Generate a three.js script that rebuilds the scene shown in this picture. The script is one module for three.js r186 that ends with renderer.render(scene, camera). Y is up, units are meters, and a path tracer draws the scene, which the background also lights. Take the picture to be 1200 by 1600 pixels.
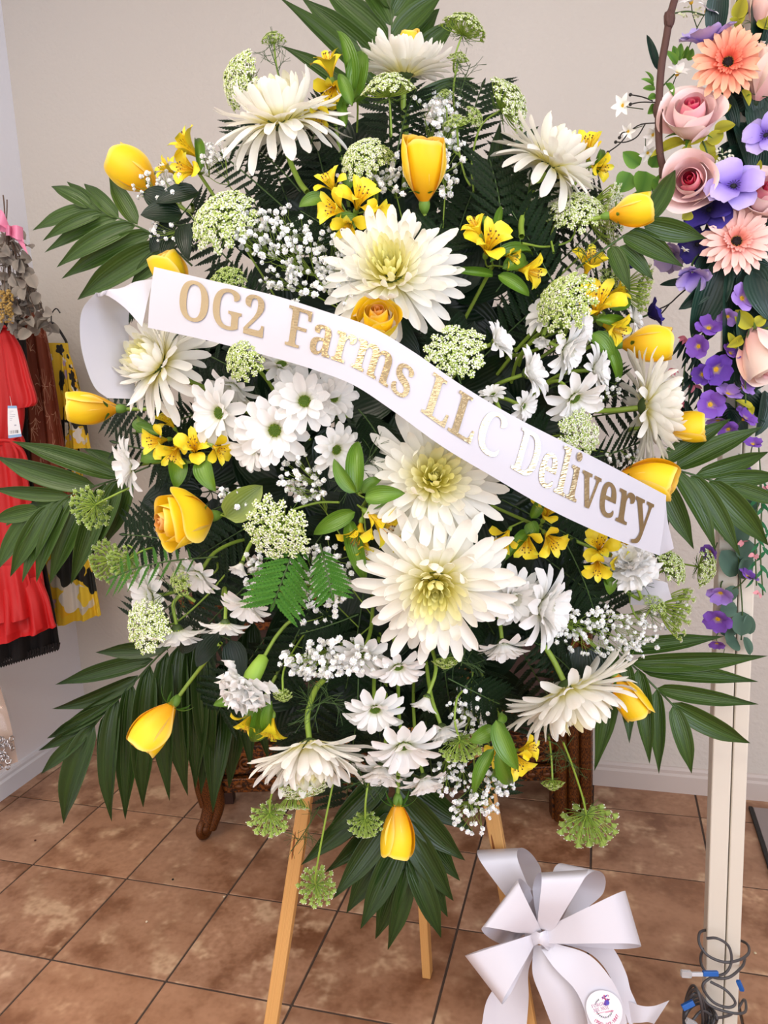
import * as THREE from 'three';
import { mergeGeometries } from 'three/addons/utils/BufferGeometryUtils.js';
import { RoundedBoxGeometry } from 'three/addons/geometries/RoundedBoxGeometry.js';
import { ImprovedNoise } from 'three/addons/math/ImprovedNoise.js';
import { FontLoader } from 'three/addons/loaders/FontLoader.js';
import { TessellateModifier } from 'three/addons/modifiers/TessellateModifier.js';
import { RectAreaLightUniformsLib } from 'three/addons/lights/RectAreaLightUniformsLib.js';

// ---------------------------------------------------------------- camera, lights, exposure
const scene = new THREE.Scene();
scene.background = new THREE.Color(0x000000);
const F = 1218.69;                                         // focal length in pixels of the 1200 x 1600 frame
const camera = new THREE.PerspectiveCamera(2 * Math.atan(800 / F) * 180 / Math.PI, 0.75, 0.05, 30);
camera.rotation.order = 'YXZ';
camera.position.set(1.2541, 1.3260, 1.3395);
camera.rotation.set(-0.17628, 0.28083, -0.04658);
scene.add(camera); camera.updateMatrixWorld(true);
const renderer = new THREE.WebGLRenderer({ antialias: true });
renderer.toneMapping = THREE.LinearToneMapping;
renderer.toneMappingExposure = 0.62;
renderer.shadowMap.enabled = true;
RectAreaLightUniformsLib.init();
function areaLight(color, intensity, w, h, pos, target) {
  const l = new THREE.RectAreaLight(color, intensity, w, h);
  l.position.set(...pos); l.lookAt(...target); scene.add(l); return l;
}
areaLight(0xf0f3ff, 5, 2.6, 2.0, [1.75, 1.45, 3.55], [1.75, 1.45, 0]);          // daylight through the shop window behind the camera
areaLight(0xdfe9ff, 13, 1.8, 1.4, [3.55, 1.75, 1.9], [0, 1.75, 1.9]);            // and through the side window to its right
const PANELS = [[0.1, 1.0], [0.25, 2.5], [2.0, 2.5]];
for (const [x, z] of PANELS) areaLight(0xfff1e0, 13, 1.15, 0.55, [x, 2.80, z], [x, 0, z + 0.0001]);

// ---------------------------------------------------------------- helpers
const V = (x, y, z) => new THREE.Vector3(x, y, z);
const rng = (s) => () => { s = (s + 0x6d2b79f5) | 0; let t = Math.imul(s ^ (s >>> 15), 1 | s); t = (t + Math.imul(t ^ (t >>> 7), 61 | t)) ^ t; return ((t ^ (t >>> 14)) >>> 0) / 4294967296; };
const R = rng(7);
const rr = (a, b) => a + (b - a) * R();
const D2R = Math.PI / 180, lerp = THREE.MathUtils.lerp, clamp = THREE.MathUtils.clamp, sstep = THREE.MathUtils.smoothstep;
const noise = new ImprovedNoise();
const at = (x, y, d) => V((x - 600) / F * d, (800 - y) / F * d, -d).applyMatrix4(camera.matrixWorld);   // where the thing seen at that pixel stands, d metres away
const dirOf = (a, t) => V(Math.sin(t * D2R) * Math.cos(a * D2R), Math.sin(t * D2R) * Math.sin(a * D2R), Math.cos(t * D2R)).transformDirection(camera.matrixWorld);
const mpp = (d) => d / F;                                 // metres per pixel at that distance
const dome = (x, y) => 1.07 + 0.27 * Math.min(1.45, ((x - 620) / 470) ** 2 + ((y - 700) / 740) ** 2);   // the rounded front of the spray
const taken = new Map();
function numbered(n) { const k = taken.get(n) ?? 0; taken.set(n, k + 1); return k ? n + '_' + String(k).padStart(3, '0') : n; }
function shade(o) { o.traverse((m) => { if (m.isMesh) { m.castShadow = true; m.receiveShadow = true; } }); }
function tag(o, label, category, group, kind) { if (label) o.userData.label = label; if (category) o.userData.category = category; if (group) o.userData.group = group; if (kind) o.userData.kind = kind; return o; }
function thing(name, label, category, pos, quat, group) {
  const o = new THREE.Group(); o.name = numbered(name); scene.add(o);
  if (pos) o.position.copy(pos); if (quat) o.quaternion.copy(quat);
  return tag(o, label, category, group);
}
function part(name, geo, mat, parent, label) { const m = new THREE.Mesh(geo, mat); m.name = name; m.castShadow = m.receiveShadow = true; parent.add(m); if (label) m.userData.label = label; return m; }
function struct(name, geo, mat, label) { const m = part(name, geo, mat, scene, label); m.userData.kind = 'structure'; return m; }
const Z = V(0, 0, 1);
const facing = (dir, roll = 0) => new THREE.Quaternion().setFromUnitVectors(Z, dir).multiply(new THREE.Quaternion().setFromAxisAngle(Z, roll));
function white(g) { if (!g.attributes.color) g.setAttribute('color', new THREE.BufferAttribute(new Float32Array(g.attributes.position.count * 3).fill(1), 3)); return g; }
function tint(g, c) { const n = g.attributes.position.count, a = new Float32Array(n * 3); for (let i = 0; i < n; i++) a.set(c, i * 3); g.setAttribute('color', new THREE.BufferAttribute(a, 3)); return g; }
function even(g) { white(g); if (!g.attributes.uv) g.setAttribute('uv', new THREE.BufferAttribute(new Float32Array(g.attributes.position.count * 2), 2)); if (!g.attributes.normal) g.computeVertexNormals(); return g; }
const merge = (l) => mergeGeometries(l.map((g) => { even(g); return g.index ? g.toNonIndexed() : g; }));
const mergeI = (l) => (l.every((g) => g.index) ? mergeGeometries(l.map(even)) : merge(l));
function tube(pts, r, seg = 12, rad = 6) { return white(new THREE.TubeGeometry(new THREE.CatmullRomCurve3(pts), seg, r, rad)); }
const lin = (hex) => new THREE.Color(hex).toArray();
const mix3 = (a, b, t) => [lerp(a[0], b[0], t), lerp(a[1], b[1], t), lerp(a[2], b[2], t)];

// a thin curved blade from the origin along +y, face to +z: petals, leaves, leaflets
function blade({ L = 1, W = 0.2, nu = 2, nv = 8, shape = (t) => Math.sin(Math.PI * t), bend = () => 0, cup = 0, side = 0, ridge = 0, ruffle = 0, color = null, seed = 1 }) {
  const pos = [], uv = [], col = [], idx = [], n = 2 * nu + 1;
  let y = 0, z = 0;
  for (let j = 0; j <= nv; j++) {
    const t = j / nv, th = bend(t);
    if (j) { const tm = (j - 0.5) / nv, b = bend(tm); y += Math.cos(b) * L / nv; z += Math.sin(b) * L / nv; }
    const w = Math.max(1e-5, shape(t)) * W / 2, ny = -Math.sin(th), nz = Math.cos(th), sx = side * L * t * t;
    for (let i = 0; i < n; i++) {
      const s = i / nu - 1, off = cup * w * s * s + (i % 2 ? ridge * w : 0) + (ruffle ? ruffle * L * Math.abs(s) * t * Math.sin(s * 7 + t * 11 + seed * 3) : 0);
      pos.push(s * w + sx, y + ny * off, z + nz * off); uv.push(i / (n - 1), t);
      const c = color ? color(t, s) : [1, 1, 1]; col.push(c[0], c[1], c[2]);
    }
  }
  for (let j = 0; j < nv; j++) for (let i = 0; i < n - 1; i++) { const a = j * n + i; idx.push(a, a + 1, a + n + 1, a, a + n + 1, a + n); }
  const g = new THREE.BufferGeometry();
  g.setAttribute('position', new THREE.Float32BufferAttribute(pos, 3)); g.setAttribute('uv', new THREE.Float32BufferAttribute(uv, 2)); g.setAttribute('color', new THREE.Float32BufferAttribute(col, 3));
  g.setIndex(idx); g.computeVertexNormals(); return g;
}
// turn of a blade that starts at azimuth phi, alpha from the flower's axis (+z)
const MX = new THREE.Matrix4();
function petalTurn(phi, alpha) {
  const c = Math.cos(phi), s = Math.sin(phi), ca = Math.cos(alpha), sa = Math.sin(alpha);
  return new THREE.Quaternion().setFromRotationMatrix(MX.makeBasis(V(s, -c, 0), V(sa * c, sa * s, ca), V(-ca * c, -ca * s, sa)));
}
function put(name, geo, mat, parent, pos, quat, scale) { const m = part(name, geo, mat, parent); if (pos) m.position.copy(pos); if (quat) m.quaternion.copy(quat); if (scale) m.scale.set(...scale); return m; }
// a blade laid between two points, its face towards the direction up
function layBlade(m, a, b, up, len, wid) {
  const y = b.clone().sub(a), l = y.length(); y.normalize();
  const x = y.clone().cross(up).normalize(), z = x.clone().cross(y);
  m.position.copy(a); m.quaternion.setFromRotationMatrix(MX.makeBasis(x, y, z)); m.scale.set(wid, l / len, l / len); return m;
}
// a ribbon between two edge curves; every pair is [x1, y1, x2, y2, d1, d2]
function strip(pairs, n = 40, nv = 6, camber = 0) {
  const c1 = new THREE.CatmullRomCurve3(pairs.map((p) => at(p[0], p[1], p[4]))), c2 = new THREE.CatmullRomCurve3(pairs.map((p) => at(p[2], p[3], p[5] ?? p[4])));
  return stripOf(c1, c2, n, nv, camber);
}
function stripOf(c1, c2, n, nv, camber = 0) {
  const pos = [], uv = [], idx = [];
  const P = (u, v) => c1.getPoint(u).lerp(c2.getPoint(u), v);
  for (let i = 0; i <= n; i++) for (let j = 0; j <= nv; j++) {
    const u = i / n, v = j / nv, p = P(u, v);
    if (camber) { const t = P(Math.min(1, u + 0.01), v).sub(P(Math.max(0, u - 0.01), v)), w = c2.getPoint(u).sub(c1.getPoint(u)); p.addScaledVector(w.cross(t).normalize(), camber * Math.sin(Math.PI * v)); }
    pos.push(p.x, p.y, p.z); uv.push(u, 1 - v);
  }
  for (let i = 0; i < n; i++) for (let j = 0; j < nv; j++) { const a = i * (nv + 1) + j; idx.push(a, a + 1, a + nv + 2, a, a + nv + 2, a + nv + 1); }
  const g = new THREE.BufferGeometry(); g.setAttribute('position', new THREE.Float32BufferAttribute(pos, 3)); g.setAttribute('uv', new THREE.Float32BufferAttribute(uv, 2)); g.setIndex(idx); g.computeVertexNormals();
  g.userData.P = P; return white(g);
}
const STD = (o) => new THREE.MeshStandardMaterial({ side: THREE.DoubleSide, ...o });
const PHY = (o) => new THREE.MeshPhysicalMaterial({ side: THREE.DoubleSide, ...o });
function canvasTex(w, h, draw, srgb = true) { const c = document.createElement('canvas'); c.width = w; c.height = h; draw(c.getContext('2d'), w, h); const t = new THREE.CanvasTexture(c); t.wrapS = t.wrapT = THREE.RepeatWrapping; if (srgb) t.colorSpace = THREE.SRGBColorSpace; return t; }
function dataTex(n, f, srgb) {
  const d = new Uint8Array(n * n * 4);
  for (let y = 0; y < n; y++) for (let x = 0; x < n; x++) { const c = f(x / n, y / n); d.set([clamp(c[0], 0, 255), clamp(c[1], 0, 255), clamp(c[2], 0, 255), 255], (y * n + x) * 4); }
  const t = new THREE.DataTexture(d, n, n); t.magFilter = t.minFilter = THREE.LinearFilter; t.wrapS = t.wrapT = THREE.RepeatWrapping; if (srgb) t.colorSpace = THREE.SRGBColorSpace; t.needsUpdate = true; return t;
}
// tileable fractal noise on the unit square
function fbm(u, v, f, oct, z = 0) {
  let s = 0, a = 0.5, A = 0;
  for (let o = 0; o < oct; o++) {
    const n = (x, y) => noise.noise(x * f, y * f, z + o * 7.3);
    s += a * (n(u, v) * (1 - u) * (1 - v) + n(u - 1, v) * u * (1 - v) + n(u, v - 1) * (1 - u) * v + n(u - 1, v - 1) * u * v); A += a; a *= 0.55; f *= 2.1;
  }
  return s / A;
}

// ---------------------------------------------------------------- the room
const XL = -0.665, ZB = -1.054, XR = 3.6, ZF = 3.6, HC = 2.85, TH = 0.12;
const wallBump = dataTex(512, (u, v) => { const n = fbm(u, v, 34, 3, 3); const s = 128 + 150 * Math.sign(n) * Math.pow(Math.abs(n), 0.8); return [s, s, s]; });
wallBump.repeat.set(1 / 0.5, 1 / 0.5);
function uvMetres(g, s = 1) {                                        // box-projected uv in metres
  const p = g.attributes.position, n = g.attributes.normal, uv = new Float32Array(p.count * 2);
  for (let i = 0; i < p.count; i++) {
    const ax = Math.abs(n.getX(i)), ay = Math.abs(n.getY(i)), az = Math.abs(n.getZ(i)), x = p.getX(i), y = p.getY(i), z = p.getZ(i);
    uv.set(ay > ax && ay > az ? [x * s, z * s] : ax > az ? [z * s, y * s] : [x * s, y * s], i * 2);
  }
  g.setAttribute('uv', new THREE.BufferAttribute(uv, 2)); return g;
}
const box = (x0, y0, z0, x1, y1, z1) => { const g = new THREE.BoxGeometry(x1 - x0, y1 - y0, z1 - z0); g.translate((x0 + x1) / 2, (y0 + y1) / 2, (z0 + z1) / 2); return uvMetres(g); };
const rbox = (x0, y0, z0, x1, y1, z1, r, s = 2) => { const g = new RoundedBoxGeometry(x1 - x0, y1 - y0, z1 - z0, s, r); g.translate((x0 + x1) / 2, (y0 + y1) / 2, (z0 + z1) / 2); return uvMetres(g); };
const wallMat = STD({ color: '#d8d1c6', roughness: 0.4, bumpMap: wallBump, bumpScale: 0.0016 });
const wallWhite = STD({ color: '#f0f1f7', roughness: 0.42, bumpMap: wallBump, bumpScale: 0.0009 });
struct('wall_back', box(XL - TH, 0, ZB - TH, XR + TH, HC, ZB), wallMat);
struct('wall_left', box(XL - TH, 0, ZB, XL, HC, ZF), wallWhite);
function sideWindow() { // right wall with a second window
  struct('wall_right', merge([box(XR, 0, ZB, XR + TH, HC, 1.0), box(XR, 0, 2.8, XR + TH, HC, ZF), box(XR, 0, 1.0, XR + TH, 1.05, 2.8), box(XR, 2.45, 1.0, XR + TH, HC, 2.8)]), wallMat);
  const w = struct('window_2', merge([box(XR + 0.04, 1.05, 1.0, XR + 0.1, 2.45, 1.06), box(XR + 0.04, 1.05, 2.74, XR + 0.1, 2.45, 2.8), box(XR + 0.04, 1.05, 1.06, XR + 0.1, 1.11, 2.74), box(XR + 0.04, 2.39, 1.06, XR + 0.1, 2.45, 2.74)]), STD({ color: '#3a3a3c', roughness: 0.4, metalness: 0.6 }));
  part('pane', box(XR + 0.06, 1.11, 1.06, XR + 0.066, 2.39, 2.74), PHY({ color: '#ffffff', transmission: 1, thickness: 0, roughness: 0.02 }), w);
}
sideWindow();
struct('ceiling', box(XL - TH, HC, ZB - TH, XR + TH, HC + TH, ZF + TH), STD({ color: '#e6e3de', roughness: 0.9 }));
{ // front wall with the shop window
  const f = struct('wall_front', merge([box(XL - TH, 0, ZF, 0.4, HC, ZF + TH), box(3.1, 0, ZF, XR + TH, HC, ZF + TH), box(0.4, 0, ZF, 3.1, 0.4, ZF + TH), box(0.4, 2.5, ZF, 3.1, HC, ZF + TH)]), wallMat);
  const w = struct('window_1', merge([box(0.4, 0.4, ZF + 0.04, 0.46, 2.5, ZF + 0.1), box(3.04, 0.4, ZF + 0.04, 3.1, 2.5, ZF + 0.1), box(0.46, 0.4, ZF + 0.04, 3.04, 0.46, ZF + 0.1), box(0.46, 2.44, ZF + 0.04, 3.04, 2.5, ZF + 0.1)]), STD({ color: '#3a3a3c', roughness: 0.4, metalness: 0.6 }));
  part('pane', box(0.46, 0.46, ZF + 0.06, 3.04, 2.44, ZF + 0.066), PHY({ color: '#ffffff', transmission: 1, thickness: 0, roughness: 0.02 }), w);
}
for (const [k, [x, z]] of PANELS.entries()) { // ceiling lamps
  const l = thing('ceiling_light', ['flat white ceiling light panel nearest the flower spray', 'flat white ceiling light panel at the left behind the camera', 'flat white ceiling light panel by the shop windows'][k], 'lamp', V(x, HC, z), null, 'ceiling panels');
  part('frame', merge([box(-0.62, -0.035, -0.32, 0.62, 0, -0.28), box(-0.62, -0.035, 0.28, 0.62, 0, 0.32), box(-0.62, -0.035, -0.28, -0.58, 0, 0.28), box(0.58, -0.035, -0.28, 0.62, 0, 0.28)]), STD({ color: '#eeeeee', roughness: 0.5 }), l);
  part('diffuser', box(-0.58, -0.03, -0.28, 0.58, -0.01, 0.28), STD({ color: '#ffffff', roughness: 0.6, emissive: '#fff1e0', emissiveIntensity: 2 }), l);
}
{ // baseboards: a moulded profile along each wall
  const prof = [[0, 0], [0.014, 0], [0.014, 0.055], [0.009, 0.062], [0.009, 0.072], [0.005, 0.08], [0, 0.082]];
  const sh = new THREE.Shape(prof.map((p) => new THREE.Vector2(...p)));
  const mk = (len) => new THREE.ExtrudeGeometry(sh, { depth: len, bevelEnabled: false });
  const m = STD({ color: '#cfc2b8', roughness: 0.45 });
  const b = mk(XR - XL); b.rotateY(Math.PI / 2); b.scale(1, 1, -1); b.translate(XL, 0, ZB); { const i = b.index; b.computeVertexNormals(); }
  struct('baseboard_back', b, m);
  const l = mk(ZF - ZB); l.translate(XL, 0, ZB); struct('baseboard_left', l, STD({ color: '#dfe0e6', roughness: 0.4 }));
}
{ // floor of square ceramic tiles on grey-brown grout
  const T = 0.305, gap = 0.0055;
  const floor = struct('floor', box(XL - TH, -0.1, ZB - TH, XR + TH, -0.0025, ZF + TH), STD({ color: '#4f4036', roughness: 0.9 }));
  const base = lin('#a97d5f'), dk = lin('#8a5c40'), lt = lin('#cda582');
  const tex = dataTex(1024, (u, v) => {
    const n1 = fbm(u, v, 8, 5, 1), n2 = fbm(u, v, 6, 4, 9), n3 = fbm(u, v, 60, 2, 5);
    const st = fbm(u, v, 15, 3, 14);
    let c = mix3([180, 138, 108], [132, 90, 62], sstep(n1 * 1.4 + n3 * 0.45, -0.12, 0.35)); c = mix3(c, [216, 184, 150], 0.85 * sstep(n2 * 1.3 + st * 0.9 + n3 * 0.3, 0.02, 0.45));
    return c.map((x) => x + n3 * 34);
  }, true);
  const bump = dataTex(512, (u, v) => { const s = 128 + 90 * fbm(u, v, 14, 4, 21); return [s, s, s]; });
  const mats = [0, 1, 2].map((k) => STD({ color: ['#ffffff', '#f4efea', '#fff8f0'][k], map: tex, roughness: 0.42, bumpMap: bump, bumpScale: 0.0012 }));
  for (let i = -3; i < 9; i++) for (let j = -4; j < 5; j++) {
    const x0 = Math.max(i * T + gap / 2, XL), x1 = (i + 1) * T - gap / 2, z1 = -j * T - gap / 2, z0 = Math.max(-(j + 1) * T + gap / 2, ZB);
    if (x1 - x0 < 0.01 || z1 - z0 < 0.01) continue;
    const g = new RoundedBoxGeometry(x1 - x0, 0.008, z1 - z0, 1, 0.0015); const p = g.attributes.position, uv = new Float32Array(p.count * 2), ou = R(), ov = R();
    for (let k = 0; k < p.count; k++) uv.set([p.getX(k) / 1.1 + ou, p.getZ(k) / 1.1 + ov], k * 2);
    g.setAttribute('uv', new THREE.BufferAttribute(uv, 2)); g.translate((x0 + x1) / 2, -0.004, (z0 + z1) / 2);
    part('tile', g, mats[Math.floor(R() * 3)], floor);
  }
  // the shop floor behind the camera goes on in the same tiles
  const bk = []; for (let i = -3; i < 12; i++) for (let j = -12; j < 5; j++) { if (i < 9 && j >= -4) continue; const x0 = Math.max(i * T + gap / 2, XL), x1 = Math.min((i + 1) * T - gap / 2, XR), z1 = Math.min(-j * T - gap / 2, ZF), z0 = Math.max(-(j + 1) * T + gap / 2, ZB); if (x1 - x0 > 0.01 && z1 - z0 > 0.01) bk.push(box(x0, -0.008, z0, x1, 0, z1)); }
  const m = part('tiles', mergeGeometries(bk), mats[0], floor); m.userData.kind = 'stuff';
}

// ---------------------------------------------------------------- plant materials
const veinBump = dataTex(256, (u, v) => { const s = 128 + 60 * Math.sin(u * 60) + 50 * fbm(u, v, 9, 3, 2); return [s, s, s]; });
const M = {
  white: PHY({ color: '#fdfcf8', vertexColors: true, roughness: 0.8, transmission: 0.3, thickness: 0 }),
  heart: STD({ color: '#ffffff', vertexColors: true, roughness: 0.7 }),
  yellow: PHY({ color: '#ffffff', vertexColors: true, roughness: 0.5, sheen: 0.3, sheenRoughness: 0.5, sheenColor: new THREE.Color('#ffd860') }),
  alstro: STD({ color: '#ffffff', vertexColors: true, roughness: 0.45 }),
  leaf: PHY({ color: '#ffffff', vertexColors: true, roughness: 0.34, bumpMap: veinBump, bumpScale: 0.0006, specularIntensity: 0.7 }),
  ray: STD({ color: '#ffffff', vertexColors: true, roughness: 0.55 }),
  stem: STD({ color: '#8aa63a', vertexColors: true, roughness: 0.5 }),
  stemDark: STD({ color: '#3f5a26', vertexColors: true, roughness: 0.5 }),
  bright: PHY({ color: '#ffffff', vertexColors: true, roughness: 0.36, bumpMap: veinBump, bumpScale: 0.0004 }),
  floret: STD({ color: '#ffffff', vertexColors: true, roughness: 0.75 }),
  silk: PHY({ color: '#ffffff', vertexColors: true, roughness: 0.7, sheen: 0.25, sheenRoughness: 0.5 }),
  satinBowLit: PHY({ color: '#e2e0e6', roughness: 0.32, sheen: 0.5, sheenRoughness: 0.35, sheenColor: new THREE.Color('#ffffff'), anisotropy: 0.4 }),  // same satin as the sash, paler; missing light put into its colour
  satin: PHY({ color: '#c9c7cd', roughness: 0.4, sheen: 0.35, sheenRoughness: 0.35, sheenColor: new THREE.Color('#ffffff'), anisotropy: 0.4 }),
};
M.alstroStreak = STD({ color: '#ffffff', roughness: 0.45, map: canvasTex(128, 256, (c, w, h) => {
  const g = c.createLinearGradient(0, h, 0, 0); g.addColorStop(0, '#f2c81a'); g.addColorStop(0.75, '#fbe02e'); g.addColorStop(1, '#c9cf3a'); c.fillStyle = g; c.fillRect(0, 0, w, h);
  c.strokeStyle = '#7a3c12'; c.lineWidth = 3; const q = rng(5); for (let i = 0; i < 26; i++) { const x = 24 + q() * 80, y = 90 + q() * 110; c.beginPath(); c.moveTo(x, y); c.lineTo(x + (x - 64) * 0.06, y - 8 - q() * 12); c.stroke(); }
}) });
const spoon = (t) => (0.38 + 0.62 * sstep(t, 0, 0.5)) * Math.sqrt(Math.max(0, 1 - Math.pow(Math.max(0, (t - 0.72) / 0.285), 2.6)));
const lance = (t) => Math.pow(Math.sin(Math.PI * Math.pow(Math.min(1, t), 0.75)), 0.9);
const ovate = (t) => Math.pow(Math.sin(Math.PI * Math.pow(t, 0.72)), 0.75);
const palmLf = (t) => Math.pow(Math.sin(Math.PI * Math.pow(t, 0.66)), 0.7) * (1 - 0.45 * sstep(t, 0.6, 1));

// ---------------------------------------------------------------- football chrysanthemum, diameter 1
const MUM = [   // [count, alpha, length, width, bend over the length]
  [8, 7, 0.15, 0.036, 0.25], [12, 17, 0.2, 0.04, 0.4], [16, 29, 0.24, 0.044, 0.6], [19, 42, 0.285, 0.05, 0.8],
  [21, 56, 0.33, 0.06, 0.85], [22, 68, 0.38, 0.07, 0.6], [22, 81, 0.43, 0.076, 0.15], [22, 93, 0.47, 0.078, -0.25], [16, 106, 0.45, 0.076, -0.55]];
const mumCol = (layer) => { const k = layer / 8, base = mix3(lin('#f6ea44'), lin('#faf3a0'), sstep(k, 0.45, 1)), tip = mix3(lin('#fdf7a8'), lin('#fffef8'), sstep(k, 0.22, 0.6)); return (t) => mix3(base, tip, sstep(t, 0.02, 0.4 + 0.3 * (1 - k))); };
const mumGeo = {};
function mumPetals(droop) {
  if (mumGeo[droop]) return mumGeo[droop];
  return mumGeo[droop] = MUM.map(([n, a, L, W, b], k) => [0, 1, 2].map((v) => blade({ L: L * (0.92 + 0.08 * v), W, nu: 2, nv: 12, shape: spoon, cup: 0.55 - 0.12 * v, side: (v - 1) * 0.06,
    bend: (t) => (b + (k > 5 ? -droop * 0.9 : 0)) * (t - 0.15) + (k > 3 ? (v === 2 ? 1.3 : 0.5) * Math.max(0, t - 0.72) * 2 : 0) + (v - 1) * 0.12 * t, color: mumCol(k), seed: v })));
}
function mumCalyx() {
  const l = []; const g = new THREE.SphereGeometry(0.11, 14, 8, 0, 6.2832, Math.PI * 0.45, Math.PI * 0.55); g.rotateX(Math.PI / 2); g.translate(0, 0, 0.03); l.push(tint(g, lin('#46592b')));
  for (let i = 0; i < 14; i++) { const b = blade({ L: 0.11, W: 0.05, nv: 4, nu: 1, shape: ovate, bend: (t) => 0.5 * t, color: () => lin('#3c4f26') }); b.applyQuaternion(petalTurn(i * 0.449, 1.75)); b.translate(0, 0, -0.03); l.push(b); }
  return mergeI(l);
}
const mumCalyxGeo = mumCalyx();
function addStem(o, headDir, size, from, endPx, r, mat = M.stem, back = 0.06) {   // a stem from the head back into the spray (or to a given pixel and depth)
  const p0 = o.position.clone().addScaledVector(headDir, -back * size), p1 = p0.clone().addScaledVector(headDir, -0.035), e = endPx;
  o.updateMatrixWorld(true);
  const inv = o.matrixWorld.clone().invert();
  const mid = p1.clone().lerp(e, 0.5).addScaledVector(headDir, -0.012);
  return part('stem', tube([p0, p1, mid, e].map((p) => p.clone().applyMatrix4(inv)), r / o.scale.x, 14, 6), mat, o);
}
function inward(x, y, d, k = 0.45) { return at(lerp(x, 610, k), lerp(y, 720, k), lerp(d, 1.33, 0.75)); }
function mum(label, x, y, px, a, t, { d = 0, open = 1, droop = 0, wide = 1.08, end, roll = 0 } = {}) {
  const dep = dome(x, y) - 0.02 + d, S = px * mpp(dep), dir = dirOf(a, t), o = thing('chrysanthemum', label, 'chrysanthemum', at(x, y, dep), facing(dir, roll), 'white football chrysanthemums');
  o.scale.setScalar(S);
  const G = mumPetals(droop), core = [];
  MUM.forEach(([n, al, L], k) => {
    for (let i = 0; i < n; i++) {
      const phi = i / n * 6.2832 + k * 0.7 + rr(-0.1, 0.1), A = (al * lerp(open, 1, sstep(k, 4, 8) * (droop > 0.45 ? 1 : 0)) + rr(-6, 6)) * D2R, g = G[k][Math.floor(R() * 3)], q = petalTurn(phi, A), r0 = 0.012 + 0.013 * k;
      const pos = V(Math.cos(phi) * r0, Math.sin(phi) * r0, 0.03 - k * 0.008), s = rr(0.86, 1.08);
      q.multiply(new THREE.Quaternion().setFromAxisAngle(V(0, 1, 0), rr(-0.25, 0.25)));
      if (k < 3) { const c = g.clone(); c.scale(s, s, s); c.applyQuaternion(q); c.translate(pos.x, pos.y, pos.z); core.push(c); }
      else put('petal', g, M.white, o, pos, q, [s * wide, s, s]);
    }
  });
  part('petal_heart', mergeI(core), M.heart, o, 'tight yellow-green heart of incurved petals');
  part('calyx', mumCalyxGeo, M.ray, o);
  addStem(o, dir, S, null, end ? at(...end) : inward(x, y, dep), 0.0045, M.stem, 0.08);
  return o;
}

// ---------------------------------------------------------------- daisy chrysanthemum, diameter 1
const daisyP = [0, 1, 2].map((v) => [
  blade({ L: 0.45, W: 0.17, nu: 2, nv: 7, shape: (t) => spoon(t), cup: 0.28 + 0.1 * v, bend: (t) => 0.35 - 0.75 * t * (0.6 + 0.3 * v), ridge: 0.05, side: (v - 1) * 0.05, color: (t) => mix3(lin('#dfe0b0'), lin('#ffffff'), sstep(t, 0, 0.25)) }),
  blade({ L: 0.36, W: 0.15, nu: 2, nv: 7, shape: (t) => spoon(t), cup: 0.4, bend: (t) => 0.5 - 0.6 * t, ridge: 0.05, side: (v - 1) * 0.06, color: (t) => mix3(lin('#d8dba0'), lin('#ffffff'), sstep(t, 0, 0.3)) }),
  blade({ L: 0.2, W: 0.1, nu: 1, nv: 5, shape: spoon, cup: 0.6, bend: (t) => 0.9 * t, color: (t) => mix3(lin('#c9cf80'), lin('#fbfbf2'), sstep(t, 0, 0.4)) })]);
const daisyEye = (() => { const l = [tint((() => { const g = new THREE.SphereGeometry(0.1, 14, 8, 0, 6.2832, 0, 1.5); g.rotateX(Math.PI / 2); g.scale(1, 1, 0.6); return g; })(), lin('#5f7a20'))];
  for (let i = 0; i < 60; i++) { const r = 0.1 * Math.sqrt(i / 60), p = i * 2.39996, g = new THREE.IcosahedronGeometry(0.0115, 0); g.scale(1, 1, 1.6); g.translate(r * Math.cos(p), r * Math.sin(p), 0.06 * Math.sqrt(Math.max(0, 1 - (r / 0.105) ** 2))); l.push(tint(g, i < 30 ? lin('#5a7a1c') : lin('#87992c'))); } return merge(l); })();
function daisy(label, x, y, px, a, t, { d = 0, open = 1, full = 0, end, eye = true } = {}) {
  const dep = dome(x, y) + d, S = px * mpp(dep), dir = dirOf(a, t), o = thing('daisy', label, 'daisy', at(x, y, dep), facing(dir, R() * 6), 'white daisies');
  o.scale.setScalar(S);
  const rows = [[13, 84, 0], [11, 64, 1]]; if (full) rows.push([13, 48, 1], [9, 32, 2]);
  rows.forEach(([n, al, k], q) => { for (let i = 0; i < n; i++) {
    const phi = (i + q * 0.5) / n * 6.2832 + rr(-0.1, 0.1), s = rr(0.88, 1.08) * (full && q > 1 ? 0.9 : 1);
    put('petal', daisyP[Math.floor(R() * 3)][k], M.white, o, V(Math.cos(phi) * 0.07, Math.sin(phi) * 0.07, 0.01), petalTurn(phi, (al * open + rr(-7, 7)) * D2R), [s, s, s]);
  } });
  if (eye && !full) part('eye', daisyEye, M.floret, o, 'green button eye');
  else part('eye', daisyP[0][2], M.white, o);
  const c = part('calyx', mumCalyxGeo, M.ray, o); c.scale.setScalar(0.9);
  addStem(o, dir, S, null, end ? at(...end) : inward(x, y, dep, 0.3), 0.003, M.stem, 0.07);
  return o;
}

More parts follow.
